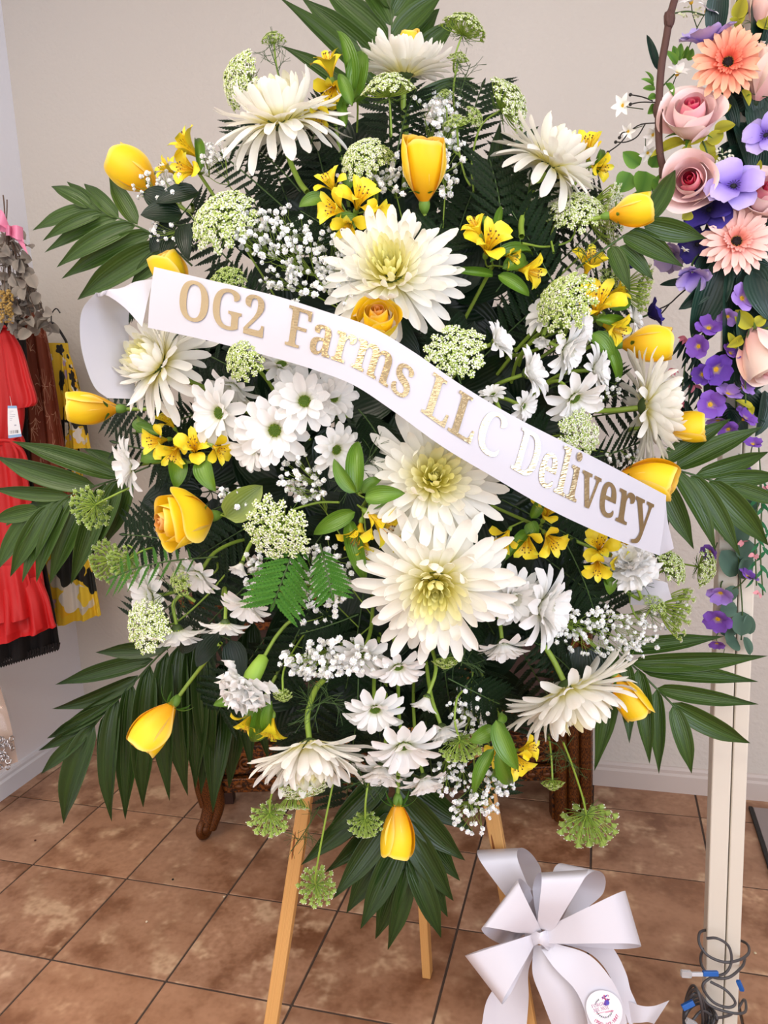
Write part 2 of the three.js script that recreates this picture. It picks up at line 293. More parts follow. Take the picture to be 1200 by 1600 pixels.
// ---------------------------------------------------------------- rose bud, height 1 along +z from its base
function rosePetal(rad, h, span, flare, seed, bulge = 0.5, cBase = '#e9a20c', cTip = '#ffc81c') {
  const pos = [], uv = [], col = [], idx = [], nu = 14, nv = 12, b = lin(cBase), c = lin(cTip), pale = mix3(c, [1, 1, 0.75], 0.45);
  for (let j = 0; j <= nv; j++) for (let i = 0; i <= nu; i++) {
    const v = j / nv, u = i / nu * 2 - 1, hw = span / 2 * (0.45 + 0.55 * Math.sin(Math.PI * Math.min(1, 0.15 + v * 0.62))), th = u * hw;
    const prof = 0.14 + 0.86 * Math.sin(Math.PI * (0.04 + v * (0.7 - 0.12 * bulge)));
    const top = 1 - (0.07 + 0.13 * bulge) * Math.pow(Math.abs(u), 2.4) - 0.015 * Math.cos(u * 5 + seed), z = v * h * top;
    const fl = flare * Math.pow(v, 5) * (0.5 + 0.5 * Math.cos(u * 2.2)) + 0.012 * Math.sin(u * 4 + seed * 2) * v;
    const r = rad * prof * (1 - 0.1 * Math.max(0, v - 0.6)) + fl * 0.35 + (0.012 + 0.085 * bulge) * Math.pow(Math.abs(u), 3) * Math.min(1, v * 2);
    pos.push(r * Math.cos(th), r * Math.sin(th), z - Math.max(0, fl) * 0.16); uv.push(i / nu, v);
    const k = mix3(mix3(b, c, sstep(v, 0, 0.7)), pale, 0.45 * Math.max(sstep(Math.abs(u), 0.8, 1), sstep(v, 0.93, 1))); col.push(...k);
  }
  for (let j = 0; j < nv; j++) for (let i = 0; i < nu; i++) { const a = j * (nu + 1) + i; idx.push(a, a + 1, a + nu + 2, a, a + nu + 2, a + nu + 1); }
  const g = new THREE.BufferGeometry(); g.setAttribute('position', new THREE.Float32BufferAttribute(pos, 3)); g.setAttribute('uv', new THREE.Float32BufferAttribute(uv, 2)); g.setAttribute('color', new THREE.Float32BufferAttribute(col, 3)); g.setIndex(idx); g.computeVertexNormals(); return g;
}
const roseKit = (open, cb, ct, ci) => Array.from({ length: 13 }, (_, i) => {
  const k = i / 12, r = 0.045 + 0.3 * Math.pow(k, 0.85), wide = open > 1.2 ? 1 + 0.24 * k : 1, fl = sstep(k, 0.35, 1) * 0.3 * open;
  return rosePetal(r * wide, (open > 1.2 ? 0.92 - 0.12 * k * k : 0.84 + 0.16 * Math.pow(k, 0.7) - (i % 3) * 0.025 * k), lerp(5.2, 2.7, Math.sqrt(k)), fl, i * 1.7, clamp((k - 0.35) / 0.65, 0, 1) * Math.min(1, open), '#' + new THREE.Color(ci).lerp(new THREE.Color(cb), sstep(k, 0.15, 0.6)).getHexString(), '#' + new THREE.Color(ci).lerp(new THREE.Color(ct), sstep(k, 0.15, 0.6)).getHexString());
});
const ROSE = { bud: roseKit(0.45, '#e9a008', '#ffd314', '#f9b01a'), open: roseKit(1.3, '#eba40a', '#ffd81e', '#f4a01c') };
const sepalGeo = blade({ L: 0.42, W: 0.13, nv: 8, shape: (t) => Math.pow(1 - t, 0.8) * (0.7 + 0.3 * sstep(t, 0, 0.2)), bend: (t) => 0.2 - 1.2 * t, cup: 0.3, color: () => lin('#5c8a2c') });
const calyxGeo = (() => { const g = new THREE.LatheGeometry([[0.001, -0.2], [0.05, -0.19], [0.085, -0.12], [0.095, -0.05], [0.075, 0.03], [0.06, 0.06]].map((p) => new THREE.Vector2(...p)), 16); g.rotateX(Math.PI / 2); return tint(g, lin('#6d9435')); })();
function rose(label, x, y, px, a, t, { d = 0, w = 1, kit = 'bud', end, roll = R() * 6, name = 'rose', mat = M.yellow, group = 'yellow roses', sep = 1 } = {}) {   // x, y: the middle of the bud
  const dep = dome(x, y) + d, S = px * mpp(dep), dir = dirOf(a, t), o = thing(name, label, 'rose', at(x, y, dep).addScaledVector(dir, -S * 0.5), facing(dir, roll), group);
  o.scale.setScalar(S);
  const kitG = ROSE[kit]; let ang = 0;
  kitG.forEach((g, i) => { put('petal', g, mat, o, null, new THREE.Quaternion().setFromAxisAngle(Z, ang), [w, w, 1]); ang += 2.2; });
  for (let i = 0; i < 5; i++) put('sepal', sepalGeo, M.bright, o, V(0.05 * Math.cos(i * 1.2566), 0.05 * Math.sin(i * 1.2566), 0.02), petalTurn(i * 1.2566, (sep > 1 ? 100 : 42) * D2R), [1, 1, 1]);
  part('calyx', calyxGeo, M.ray, o);
  addStem(o, dir, S, null, end ? at(...end) : inward(x, y, dep, 0.35), 0.0033, M.stem, 0.15);
  return o;
}

// ---------------------------------------------------------------- alstroemeria
const alCol = (t, s) => mix3(mix3(lin('#e8b910'), lin('#fae02c'), sstep(t, 0, 0.5)), lin('#a9b93a'), sstep(t, 0.86, 1) * (1 - Math.abs(s)) * 0.8);
const alOuter = [0, 1].map((v) => blade({ L: 0.92, W: 0.5, nu: 3, nv: 9, shape: (t) => (0.22 + 0.78 * sstep(t, 0.1, 0.7)) * Math.sqrt(Math.max(0, 1 - Math.pow(Math.max(0, (t - 0.72) / 0.28), 2.4))), bend: (t) => 0.35 - (1.5 + 0.4 * v) * t * t, cup: 0.28, ruffle: 0.01, color: alCol, seed: v }));
const alInner = [0, 1].map((v) => { const g = blade({ L: 0.98, W: 0.27, nu: 2, nv: 9, shape: (t) => (0.3 + 0.7 * sstep(t, 0.1, 0.65)) * Math.sqrt(Math.max(0, 1 - Math.pow(Math.max(0, (t - 0.7) / 0.3), 2))), bend: (t) => 0.3 - (1.1 + 0.3 * v) * t * t, cup: 0.3 }); return g; });
const alThroat = (() => { const l = []; const g = new THREE.LatheGeometry([[0.03, -0.22], [0.07, -0.16], [0.085, -0.05], [0.06, 0.02]].map((p) => new THREE.Vector2(...p)), 10); g.rotateX(Math.PI / 2); l.push(tint(g, lin('#7d9a34')));
  for (let i = 0; i < 6; i++) { const p = i * 1.047 + 0.3; l.push(tint(tube([V(0, 0, 0), V(0.06 * Math.cos(p), 0.06 * Math.sin(p), 0.35), V(0.13 * Math.cos(p), 0.13 * Math.sin(p) - 0.06, 0.72)], 0.008, 8, 4), lin('#e3a51c'))); const a = new THREE.IcosahedronGeometry(0.028, 0); a.translate(0.13 * Math.cos(p), 0.13 * Math.sin(p) - 0.06, 0.74); l.push(tint(a, lin('#6a4a1c'))); }
  return merge(l); })();
const alLeafG = [0, 1, 2].map((v) => blade({ L: 1, W: 1, nu: 3, nv: 10, shape: lance, cup: 0.25, bend: (t) => 0.4 - 1.1 * t - 0.25 * v * t * t, side: (v - 1) * 0.1, ridge: 0.03, color: (t, s) => mix3(lin('#426a18'), lin('#6d9226'), 0.5 + 0.5 * Math.cos(s * 3) * (1 - t)) }));
const CAMZ = () => V(0, 0, 1).transformDirection(camera.matrixWorld);
// blossoms: [x, y, px, a, t]; leaves: [x0, y0, x1, y1, width px]
function alstroemeria(label, nx, ny, blossoms, leaves = [], { d = 0 } = {}) {
  const dn = dome(nx, ny) + 0.05 + d, node = at(nx, ny, dn), o = thing('alstroemeria', label, 'alstroemeria', node, null, 'yellow alstroemeria stems');
  for (const [x, y, px, a, t] of blossoms) {
    const dep = dome(x, y) - 0.015 + d + rr(-0.01, 0.01), S = px * mpp(dep) * 0.8, dir = dirOf(a, t), b = part('blossom', alThroat, M.alstro, o);
    const c = at(x, y, dep).addScaledVector(dir, -S * 0.45).sub(node); b.position.copy(c); b.quaternion.copy(facing(dir, R() * 6)); b.scale.setScalar(S);
    for (let i = 0; i < 3; i++) {
      const p = i * 2.0944;
      put('petal', alOuter[i & 1], M.alstro, b, V(0.04 * Math.cos(p), 0.04 * Math.sin(p), 0), petalTurn(p, rr(34, 46) * D2R), [1, 1, 1]);
      put('petal', alInner[i & 1], M.alstroStreak, b, V(0.03 * Math.cos(p + 1.05), 0.03 * Math.sin(p + 1.05), 0.01), petalTurn(p + 1.05, rr(24, 32) * D2R), [1, 1, 1]);
    }
    const e = c.clone().addScaledVector(dir, -0.2 * S); part('pedicel', tube([V(0, 0, 0), e.clone().multiplyScalar(0.5).addScaledVector(dir, -0.01), e], 0.0014, 8, 5), M.stem, o);
  }
  for (const [x0, y0, x1, y1, w] of leaves) {
    const da = dome(x0, y0) + d, db = dome(x1, y1) - 0.02 + d, a = at(x0, y0, da).sub(node), b = at(x1, y1, db).sub(node);
    layBlade(part('leaf', alLeafG[Math.floor(R() * 3)], M.bright, o), a, b, dirOf(R() * 360, rr(5, 30)), 0.93, w * mpp(da));
  }
  part('stem', tube([V(0, 0, 0), inward(nx, ny, dn, 0.15).sub(node).multiplyScalar(0.5), inward(nx, ny, dn, 0.3).sub(node)], 0.003, 10, 6), M.stem, o);
  return o;
}

// ---------------------------------------------------------------- lace flower (umbel), diameter 1
function umbelKit(n, per, curve, seed, green, loose = 0, cone0 = 0.036) {
  const q = rng(seed), fl = [], ray = [], bract = [], O = V(0, 0, -0.34);
  const base = new THREE.OctahedronGeometry(1, 0); base.scale(1, 1, 0.5);
  for (let i = 0; i < n; i++) {
    const rho = Math.sqrt((i + 0.5) / n), phi = i * 2.39996 + q() * 0.3, r = 0.44 * rho * (1 + 0.08 * (q() - 0.5)), z = -curve * r * r * 1.6 + (q() - 0.5) * 0.04 * (1 + loose * 2);
    const c = V(r * Math.cos(phi), r * Math.sin(phi), z), nrm = V(c.x * curve * 2.2, c.y * curve * 2.2, 1).normalize(), qq = new THREE.Quaternion().setFromUnitVectors(Z, nrm);
    ray.push(tint(tube([O, O.clone().lerp(c, 0.55).multiplyScalar(1).add(V(c.x * 0.12, c.y * 0.12, -0.03)), c.clone().addScaledVector(nrm, -0.04)], 0.0065, 6, 4), mix3(lin('#7c9c2e'), lin('#a3ba45'), q())));
    const cone = new THREE.ConeGeometry(cone0, 0.06, 6, 1, true); cone.rotateX(-Math.PI / 2); cone.applyQuaternion(qq); cone.translate(c.x - nrm.x * 0.025, c.y - nrm.y * 0.025, c.z - nrm.z * 0.025); ray.push(tint(cone, lin(green > 0.6 ? '#8aa832' : '#93aa4c')));
    for (let k = 0; k < per; k++) {
      const a = k * 2.4 + q(), rad = 0.062 * Math.sqrt((k + 0.5) / per) * (1 + 0.25 * loose), g = base.clone(), s = 0.0125 + 0.006 * q();
      g.scale(s, s, s); g.rotateZ(q() * 3); g.translate(rad * Math.cos(a), rad * Math.sin(a), 0.012 * (1 - (rad / 0.07) ** 2) + q() * 0.012); g.applyQuaternion(qq); g.translate(c.x, c.y, c.z);
      fl.push(tint(g, q() < green ? mix3(lin('#9fb84a'), lin('#cdd992'), q()) : mix3(lin('#e2e7c0'), lin('#f8f9ea'), q())));
    }
  }
  for (let i = 0; i < 9; i++) { const p = i * 0.698; for (const [e, f] of [[0, 0], [0.25, 0.12], [-0.25, 0.1]]) bract.push(tint(tube([O, V(0.14 * Math.cos(p), 0.14 * Math.sin(p), -0.4), V((0.3 - f) * Math.cos(p + e), (0.3 - f) * Math.sin(p + e), -0.36 - 0.1 * q())], 0.0045, 5, 3), lin('#5d7a2a'))); }
  return { fl: merge(fl), ray: mergeI(ray), bract: mergeI(bract) };
}
const UMBEL = { full: umbelKit(64, 26, 0.8, 11, 0.5), flat: umbelKit(54, 24, 0.3, 12, 0.46), cup: umbelKit(54, 20, -0.35, 13, 0.42), green: umbelKit(40, 16, 0.9, 14, 0.97, 0.3), back: umbelKit(46, 12, 0.55, 16, 0.35, 0, 0.056), half: umbelKit(58, 24, 0.85, 15, 0.72) };
function lace(label, x, y, px, a, t, kind = 'full', { d = 0, end, r = 0.0017 } = {}) {
  if (t > 100) kind = 'back'; const dep = dome(x, y) - 0.03 + d, S = px * 1.08 * mpp(dep), dir = dirOf(a, t), o = thing('lace_flower', label, 'lace flower', at(x, y, dep), facing(dir, R() * 6), 'lace flower umbels');
  o.scale.setScalar(S); const k = UMBEL[kind];
  const f = part('florets', k.fl, M.floret, o); f.userData.kind = 'stuff';
  part('rays', k.ray, M.ray, o); part('bracts', k.bract, M.ray, o);
  addStem(o, dir, S, null, end ? at(...end) : inward(x, y, dep, 0.35), r, M.stem, 0.34);
  return o;
}

// ---------------------------------------------------------------- baby's breath
const breathG = [0, 1, 2].map((v) => { const q = rng(40 + v), l = []; for (let i = 0; i < 16; i++) { const z = 1 - 1.7 * (i + 0.5) / 16, p = i * 2.39996, dir = V(Math.sqrt(1 - z * z) * Math.cos(p), Math.sqrt(1 - z * z) * Math.sin(p), z); const b = blade({ L: 0.55, W: 0.6, nu: 1, nv: 3, shape: (t) => 0.4 + 0.7 * Math.sin(Math.PI * t * 0.75), bend: (t) => (q() - 0.5) * 1.4, cup: 0.4, color: (t) => mix3(lin('#d6dab4'), lin('#ffffff'), sstep(t, 0, 0.5)) }); b.rotateX(0.5 * (q() - 0.5)); b.applyQuaternion(new THREE.Quaternion().setFromUnitVectors(V(0, 1, 0), dir)); l.push(b); } const k = new THREE.IcosahedronGeometry(0.42, 0); l.push(tint(k, lin('#f2f2e4'))); return merge(l); });
function breath(label, ox, oy, x, y, rx, ry, n, { d = 0, size = 10, dz = 0.05, rot = 0 } = {}) {
  const dO = dome(ox, oy) + 0.08, org = at(ox, oy, dO), o = thing('gypsophila_spray', label, 'gypsophila', org, null, 'white gypsophila sprays'), st = [], nodes = [];
  const spot = () => { const a = R() * 6.2832, q = Math.pow(R(), 0.6), cx = rx * q * Math.cos(a), cy = ry * q * Math.sin(a), c = Math.cos(rot * D2R), s = Math.sin(rot * D2R); const X = x + cx * c - cy * s, Y = y + cx * s + cy * c; return at(X, Y, dome(X, Y) + d + rr(-dz / 2, dz)).sub(org); };
  const mid = at(x, y, dome(x, y) + d + 0.06).sub(org), hub = mid.clone().multiplyScalar(0.6);
  st.push(tube([V(0, 0, 0), hub], 0.0011, 6, 4));
  for (let i = 0; i < Math.max(3, n / 9); i++) { const p = spot().lerp(hub, 0.35); p.addScaledVector(CAMZ(), -0.015); nodes.push(p); st.push(tube([hub, hub.clone().lerp(p, 0.5).add(V(rr(-0.004, 0.004), rr(-0.004, 0.004), 0)), p], 0.0007, 5, 3)); }
  for (let i = 0; i < n; i++) {
    const p = spot(), s = size * rr(0.46, 0.78) * mpp(1.15); let b = nodes[0]; for (const q of nodes) if (q.distanceTo(p) < b.distanceTo(p)) b = q;
    const f = put('floret', breathG[i % 3], M.floret, o, p, new THREE.Quaternion().setFromEuler(new THREE.Euler(R() * 6, R() * 6, R() * 6)), [s, s, s]);
    st.push(tube([b, b.clone().lerp(p, 0.5).add(V(0, -0.002, 0)), p], 0.0004, 4, 3));
  }
  part('stems', mergeI(st), M.stem, o); return o;
}

// ---------------------------------------------------------------- foliage
const palmG = [0, 1, 2, 3].map((v) => blade({ L: 1, W: 1, nu: 5, nv: 14, shape: palmLf, cup: 0.12, ridge: 0.04, side: (v - 1.5) * 0.035, bend: (t) => (v & 1 ? 0.22 - 0.5 * t : 0.1 - 0.22 * t), color: (t, s) => mix3(lin('#21390f'), lin('#486326'), 0.4 + 0.2 * Math.cos(s * 9 + v) + 0.25 * (1 - t)) }));
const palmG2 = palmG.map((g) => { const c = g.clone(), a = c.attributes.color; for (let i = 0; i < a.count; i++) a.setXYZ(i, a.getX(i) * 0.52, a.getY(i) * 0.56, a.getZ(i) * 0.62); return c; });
// rachis: [x, y] points from the base to the tip; leaflets: [ax, ay, tx, ty, width px]; d at base, dt towards the tips
function palm(label, rachis, leaflets, { d = 1.36, dt = 0, dark = 0, r = 0.0018 } = {}) {
  const o = thing('palm_frond', label, 'palm frond', at(rachis[0][0], rachis[0][1], d), null, 'palm fronds'), org = o.position;
  const L = rachis.length - 1, [bx, by] = rachis[0], span = Math.hypot(rachis[L][0] - bx, rachis[L][1] - by), dd = (x, y) => d + dt * Math.hypot(x - bx, y - by) / span;
  part('stem', tube(rachis.map(([x, y]) => at(x, y, dd(x, y)).sub(org)), r, 20, 6), M.stemDark, o);
  leaflets.forEach(([ax, ay, tx, ty, w], i) => {
    const a = at(ax, ay, dd(ax, ay)).sub(org), da = dd(tx, ty) + rr(-0.02, 0.03) + (i % 2) * 0.012, b = at(tx, ty, da).sub(org);
    layBlade(part('leaflet', (dark ? palmG2 : palmG)[i % 4], M.leaf, o), a, b, dirOf(R() * 360, rr(0, 26)), 0.985, w * mpp(da) * 1.05);
  });
  return o;
}
function fernPinna(n, seed, c0, c1) {                  // a lobed pinna of length 1
  const q = rng(seed), l = [];
  for (let i = 0; i < n; i++) for (const s of [-1, 1]) {
    const t = (i + 0.6) / n, len = 0.2 * Math.pow(Math.sin(Math.PI * Math.pow(0.12 + 0.86 * t, 0.7)), 0.8) * (0.9 + 0.2 * q());
    const b = blade({ L: len, W: 1.25 / n, nu: 1, nv: 3, shape: (k) => (0.8 + 0.2 * k) * Math.sqrt(1 - k * k * 0.96), bend: (k) => 0.25 - 0.5 * k, cup: 0.2, color: (k) => mix3(c0, c1, 0.25 + 0.6 * k) });
    b.rotateZ(-s * 1.0); b.translate(0, t * 0.95, 0); l.push(b);
  }
  l.push(tint(tube([V(0, 0, 0), V(0, 0.5, 0), V(0, 1, 0)], 0.008, 4, 3), c0)); return mergeI(l);
}
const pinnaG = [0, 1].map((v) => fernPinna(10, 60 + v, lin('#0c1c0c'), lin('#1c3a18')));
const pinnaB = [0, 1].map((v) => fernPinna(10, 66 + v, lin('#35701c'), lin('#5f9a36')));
function fern(label, x0, y0, x1, y1, w, { d = 0.06, bright = 0, group = 'leatherleaf fern fronds', dip = 0 } = {}) {
  const dA = dome(x0, y0) + d, dB = dome(x1, y1) + d - 0.02 + dip, a = at(x0, y0, dA), b = at(x1, y1, dB), o = thing('fern_frond', label, 'fern', a, null, group), e = b.clone().sub(a), up = dirOf(R() * 360, rr(5, 35));
  const len = e.length(), y = e.clone().normalize(), x = y.clone().cross(up).normalize(), z = x.clone().cross(y); const W = w * mpp(dA) / 2;
  const pt = (t) => e.clone().multiplyScalar(t).addScaledVector(z, 0.08 * len * Math.sin(Math.PI * t));
  part('stem', tube([0, 0.3, 0.6, 1].map(pt), 0.0013, 8, 4), M.stemDark, o);
  const n = 9, G = bright ? pinnaB : pinnaG;
  for (let i = 0; i < n; i++) for (const s of [-1, 1]) {
    const t = 0.16 + 0.8 * (i + (s > 0 ? 0.3 : 0)) / n, l = W * Math.pow(Math.sin(Math.PI * Math.pow(0.15 + 0.8 * (1 - t), 0.8)), 0.7) * 1.15, p = pt(t), tip = p.clone().addScaledVector(x, s * l * 0.86).addScaledVector(y, l * 0.55).addScaledVector(z, -0.12 * l * (R() + 0.2));
    layBlade(part('pinna', G[i & 1], M.leaf, o), p, tip, z, 1, Math.max(0.01, l * 0.62));
  }
  const tp = pt(0.9), te = pt(1.06); layBlade(part('pinna', G[0], M.leaf, o), tp, te, z, 1, 0.02);
  return o;
}
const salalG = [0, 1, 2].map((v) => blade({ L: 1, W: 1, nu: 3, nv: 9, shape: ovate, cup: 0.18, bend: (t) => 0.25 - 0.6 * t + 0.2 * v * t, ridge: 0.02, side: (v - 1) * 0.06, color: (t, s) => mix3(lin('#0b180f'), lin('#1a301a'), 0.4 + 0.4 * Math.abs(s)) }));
const oliveG = [0, 1].map((v) => blade({ L: 1, W: 1, nu: 3, nv: 9, shape: ovate, cup: 0.2, bend: (t) => 0.3 - 0.7 * t, side: v * 0.05, color: (t, s) => mix3(lin('#65772c'), lin('#87973f'), Math.abs(s)) }));
function leafSprig(label, cx, cy, leaves, { d = 0.05, G = salalG, mat = M.leaf, group, name = 'leaf_sprig', stem = M.stemDark } = {}) {
  const dn = dome(cx, cy) + d + 0.03, node = at(cx, cy, dn), o = thing(name, label, 'foliage', node, null, group), st = [];
  leaves.forEach(([x0, y0, x1, y1, w], i) => { const da = dome(x0, y0) + d + (i % 3) * 0.01, a = at(x0, y0, da).sub(node), b = at(x1, y1, da + rr(-0.03, 0.02)).sub(node); layBlade(part('leaf', G[i % G.length], mat, o), a, b, dirOf(R() * 360, rr(5, 35)), 0.96, w * mpp(da)); if (a.length() > 0.004) st.push(tube([V(0, 0, 0), a.clone().multiplyScalar(0.5).addScaledVector(CAMZ(), -0.006), a], 0.0012, 6, 4)); });
  st.push(tube([V(0, 0, 0), V(0, 0, -0.02), inward(cx, cy, dn, 0.1).sub(node)], 0.0016, 6, 4)); part('stem', mergeI(st), stem, o);
  return o;
}

// ---------------------------------------------------------------- easel and foam that carry the spray
const pine = STD({ color: '#ffffff', roughness: 0.55, map: canvasTex(256, 1024, (c, w, h) => {
  c.fillStyle = '#dda965'; c.fillRect(0, 0, w, h); const q = rng(31);
  for (let i = 0; i < 90; i++) { const x = q() * w; c.strokeStyle = `rgba(${150 + q() * 40},${95 + q() * 30},${40 + q() * 20},${0.1 + 0.25 * q()})`; c.lineWidth = 0.6 + q() * 2.2; c.beginPath(); c.moveTo(x, 0); for (let y = 0; y <= h; y += 64) c.lineTo(x + Math.sin(y * 0.006 + i) * 7, y); c.stroke(); }
  for (const [x, y] of [[150, 330], [60, 760]]) { for (let k = 9; k > 0; k--) { c.fillStyle = k % 2 ? '#9a5a26' : '#7c4318'; c.beginPath(); c.ellipse(x, y, k * 2.6, k * 1.8, 0.4, 0, 7); c.fill(); } }
}) });
const easel = thing('easel', 'pale pine wooden tripod easel that carries the tall flower spray', 'easel', V(0.84, 0, 0));
{
  const bar = (name, a, b, w, h) => {
    const len = a.distanceTo(b), g = new RoundedBoxGeometry(w, len, h, 2, 0.0025), m = part(name, g, pine, easel), y = b.clone().sub(a).normalize(), x = y.clone().cross(V(0, 0, 1)).normalize();
    m.quaternion.setFromRotationMatrix(MX.makeBasis(x, y, x.clone().cross(y))); m.position.copy(a.clone().add(b).multiplyScalar(0.5)).sub(easel.position); return m;
  };
  const apex = V(0.846, 1.64, -0.13);
  bar('leg', V(0.606, 0, 0.118), apex.clone().add(V(0.036, 0, 0)), 0.027, 0.019);
  bar('leg', V(1.128, 0, 0.02), apex.clone().add(V(0.014, 0, 0)), 0.027, 0.019);
  bar('leg', V(0.8764, 0, -0.147), V(0.848, 1.58, -0.165), 0.019, 0.027);
  bar('crossbar', V(0.70, 0.62, 0.005), V(1.03, 0.62, -0.036), 0.027, 0.016);
  bar('crossbar', V(0.78, 1.22, -0.082), V(0.93, 1.22, -0.09), 0.027, 0.016);
}
{
  const foam = thing('floral_foam', 'dark green floral foam cage hidden behind the flowers', 'floral foam', at(612, 740, 1.4), facing(dirOf(90, 6)));
  part('foam', new RoundedBoxGeometry(0.2, 0.46, 0.06, 3, 0.02), STD({ color: '#14291a', roughness: 1 }), foam);
  const wires = []; for (let i = -3; i <= 3; i++) wires.push(tube([V(i * 0.033, -0.235, 0.033), V(i * 0.033, 0, 0.036), V(i * 0.033, 0.235, 0.033)], 0.0014, 6, 4)); for (let i = -6; i <= 6; i++) wires.push(tube([V(-0.105, i * 0.037, 0.033), V(0, i * 0.037, 0.036), V(0.105, i * 0.037, 0.033)], 0.0014, 6, 4));
  part('cage', mergeI(wires), STD({ color: '#1f3a24', roughness: 0.5 }), foam);
}

// ---------------------------------------------------------------- palm fronds around the spray
palm('glossy green palm frond spreading left above the ribbon loop', [[300, 415], [255, 375], [185, 341], [140, 326]], [
  [142, 328, 51, 358, 27], [160, 333, 65, 375, 22], [185, 341, 70, 394, 28], [212, 352, 87, 418, 32], [238, 365, 96, 433, 32], [256, 382, 118, 468, 38], [262, 392, 205, 445, 30],
  [143, 326, 78, 290, 22], [160, 331, 105, 283, 18], [186, 341, 130, 285, 22], [215, 351, 170, 276, 26]], { d: 1.34, dt: 0.03 });
palm('palm frond reaching left in front of the red dress', [[235, 728], [187, 747], [140, 762], [107, 775], [57, 797], [10, 820]], [
  [188, 746, 20, 688, 31], [150, 760, -10, 713, 34], [108, 774, -14, 764, 22], [85, 785, 38, 792, 11], [62, 796, -14, 812, 26], [210, 735, 130, 700, 24],
  [57, 800, -6, 893, 34], [78, 790, 16, 903, 30], [98, 781, 33, 908, 36], [112, 776, 54, 910, 32], [140, 765, 78, 912, 36], [165, 755, 112, 915, 32], [186, 750, 140, 870, 34], [200, 745, 165, 850, 34]], { d: 1.42, dt: 0.01 });
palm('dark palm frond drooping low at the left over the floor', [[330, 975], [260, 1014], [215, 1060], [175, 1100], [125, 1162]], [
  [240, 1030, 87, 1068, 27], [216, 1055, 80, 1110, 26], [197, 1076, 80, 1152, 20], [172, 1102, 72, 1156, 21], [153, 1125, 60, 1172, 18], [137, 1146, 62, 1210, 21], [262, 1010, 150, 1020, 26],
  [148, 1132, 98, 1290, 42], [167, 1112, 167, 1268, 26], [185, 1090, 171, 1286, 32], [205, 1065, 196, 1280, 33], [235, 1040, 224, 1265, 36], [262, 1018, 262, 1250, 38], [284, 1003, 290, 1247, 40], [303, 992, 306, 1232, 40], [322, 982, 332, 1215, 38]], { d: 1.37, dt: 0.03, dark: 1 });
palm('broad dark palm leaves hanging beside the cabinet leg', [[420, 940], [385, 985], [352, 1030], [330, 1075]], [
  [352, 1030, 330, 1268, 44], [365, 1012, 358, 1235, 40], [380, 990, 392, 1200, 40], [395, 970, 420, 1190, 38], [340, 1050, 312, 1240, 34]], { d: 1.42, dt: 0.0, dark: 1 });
palm('palm frond fanning right over the lower white post', [[930, 985], [990, 1041], [1025, 1075], [1047, 1097], [1064, 1117]], [
  [985, 1035, 1198, 1027, 31], [1003, 1048, 1186, 1065, 27], [1027, 1075, 1184, 1100, 26], [1049, 1098, 1175, 1162, 33], [965, 1015, 1130, 996, 26],
  [997, 1045, 1015, 1194, 28], [1026, 1077, 1030, 1208, 23], [1051, 1103, 1083, 1209, 28], [975, 1030, 982, 1160, 28], [952, 1005, 930, 1206, 36]], { d: 1.36, dt: -0.04 });
palm('palm frond fanning right beside the yellow rose at the ribbon end', [[985, 715], [1052, 733], [1084, 742], [1113, 751], [1150, 762]], [
  [1055, 732, 1192, 668, 33], [1087, 742, 1204, 706, 26], [1115, 751, 1222, 743, 26], [1030, 724, 1142, 652, 28], [1140, 759, 1230, 790, 24],
  [1052, 737, 1120, 862, 32], [1079, 743, 1157, 868, 33], [1108, 752, 1204, 852, 38], [1030, 745, 1082, 858, 32], [1010, 735, 1040, 850, 30]], { d: 1.26, dt: 0.0 });
palm('dark green leaf fan pointing at the lower pink gerbera', [[900, 420], [950, 385], [1005, 350]], [
  [1005, 350, 1102, 374, 33], [985, 360, 1056, 402, 21], [972, 368, 1068, 416, 28], [1006, 348, 1056, 262, 30], [968, 385, 1020, 438, 27], [1000, 352, 1035, 300, 26], [955, 385, 985, 455, 26]], { d: 1.2, dt: 0.0 });
palm('tall palm frond crowning the top of the spray', [[612, 240], [611, 120], [612, 50], [613, -60]], [
  [590, 140, 438, -6, 32], [602, 110, 470, -6, 38], [607, 66, 498, -26, 40], [610, 40, 540, -60, 38], [612, 15, 570, -70, 34], [580, 170, 438, 68, 26],
  [614, 62, 694, -14, 38], [613, 25, 672, -60, 34], [613, 0, 655, -80, 30], [618, 90, 688, 12, 36], [625, 120, 716, 26, 36], [632, 175, 742, 118, 26]], { d: 1.4, dt: -0.03 });
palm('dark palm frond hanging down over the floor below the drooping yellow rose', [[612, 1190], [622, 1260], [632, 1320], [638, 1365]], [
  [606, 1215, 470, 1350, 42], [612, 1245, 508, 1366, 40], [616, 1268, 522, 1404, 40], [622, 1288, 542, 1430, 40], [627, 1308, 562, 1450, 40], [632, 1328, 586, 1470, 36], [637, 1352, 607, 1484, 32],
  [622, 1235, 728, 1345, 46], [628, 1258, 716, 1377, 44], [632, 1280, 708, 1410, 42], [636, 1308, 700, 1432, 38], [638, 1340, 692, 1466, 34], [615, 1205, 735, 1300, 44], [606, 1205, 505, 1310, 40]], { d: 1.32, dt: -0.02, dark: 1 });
palm('dark leaf pair standing behind the upper right chrysanthemum', [[750, 330], [775, 280], [800, 240]], [[765, 300, 783, 190, 22], [800, 245, 842, 196, 20], [770, 280, 812, 215, 20]], { d: 1.34, dark: 1 });

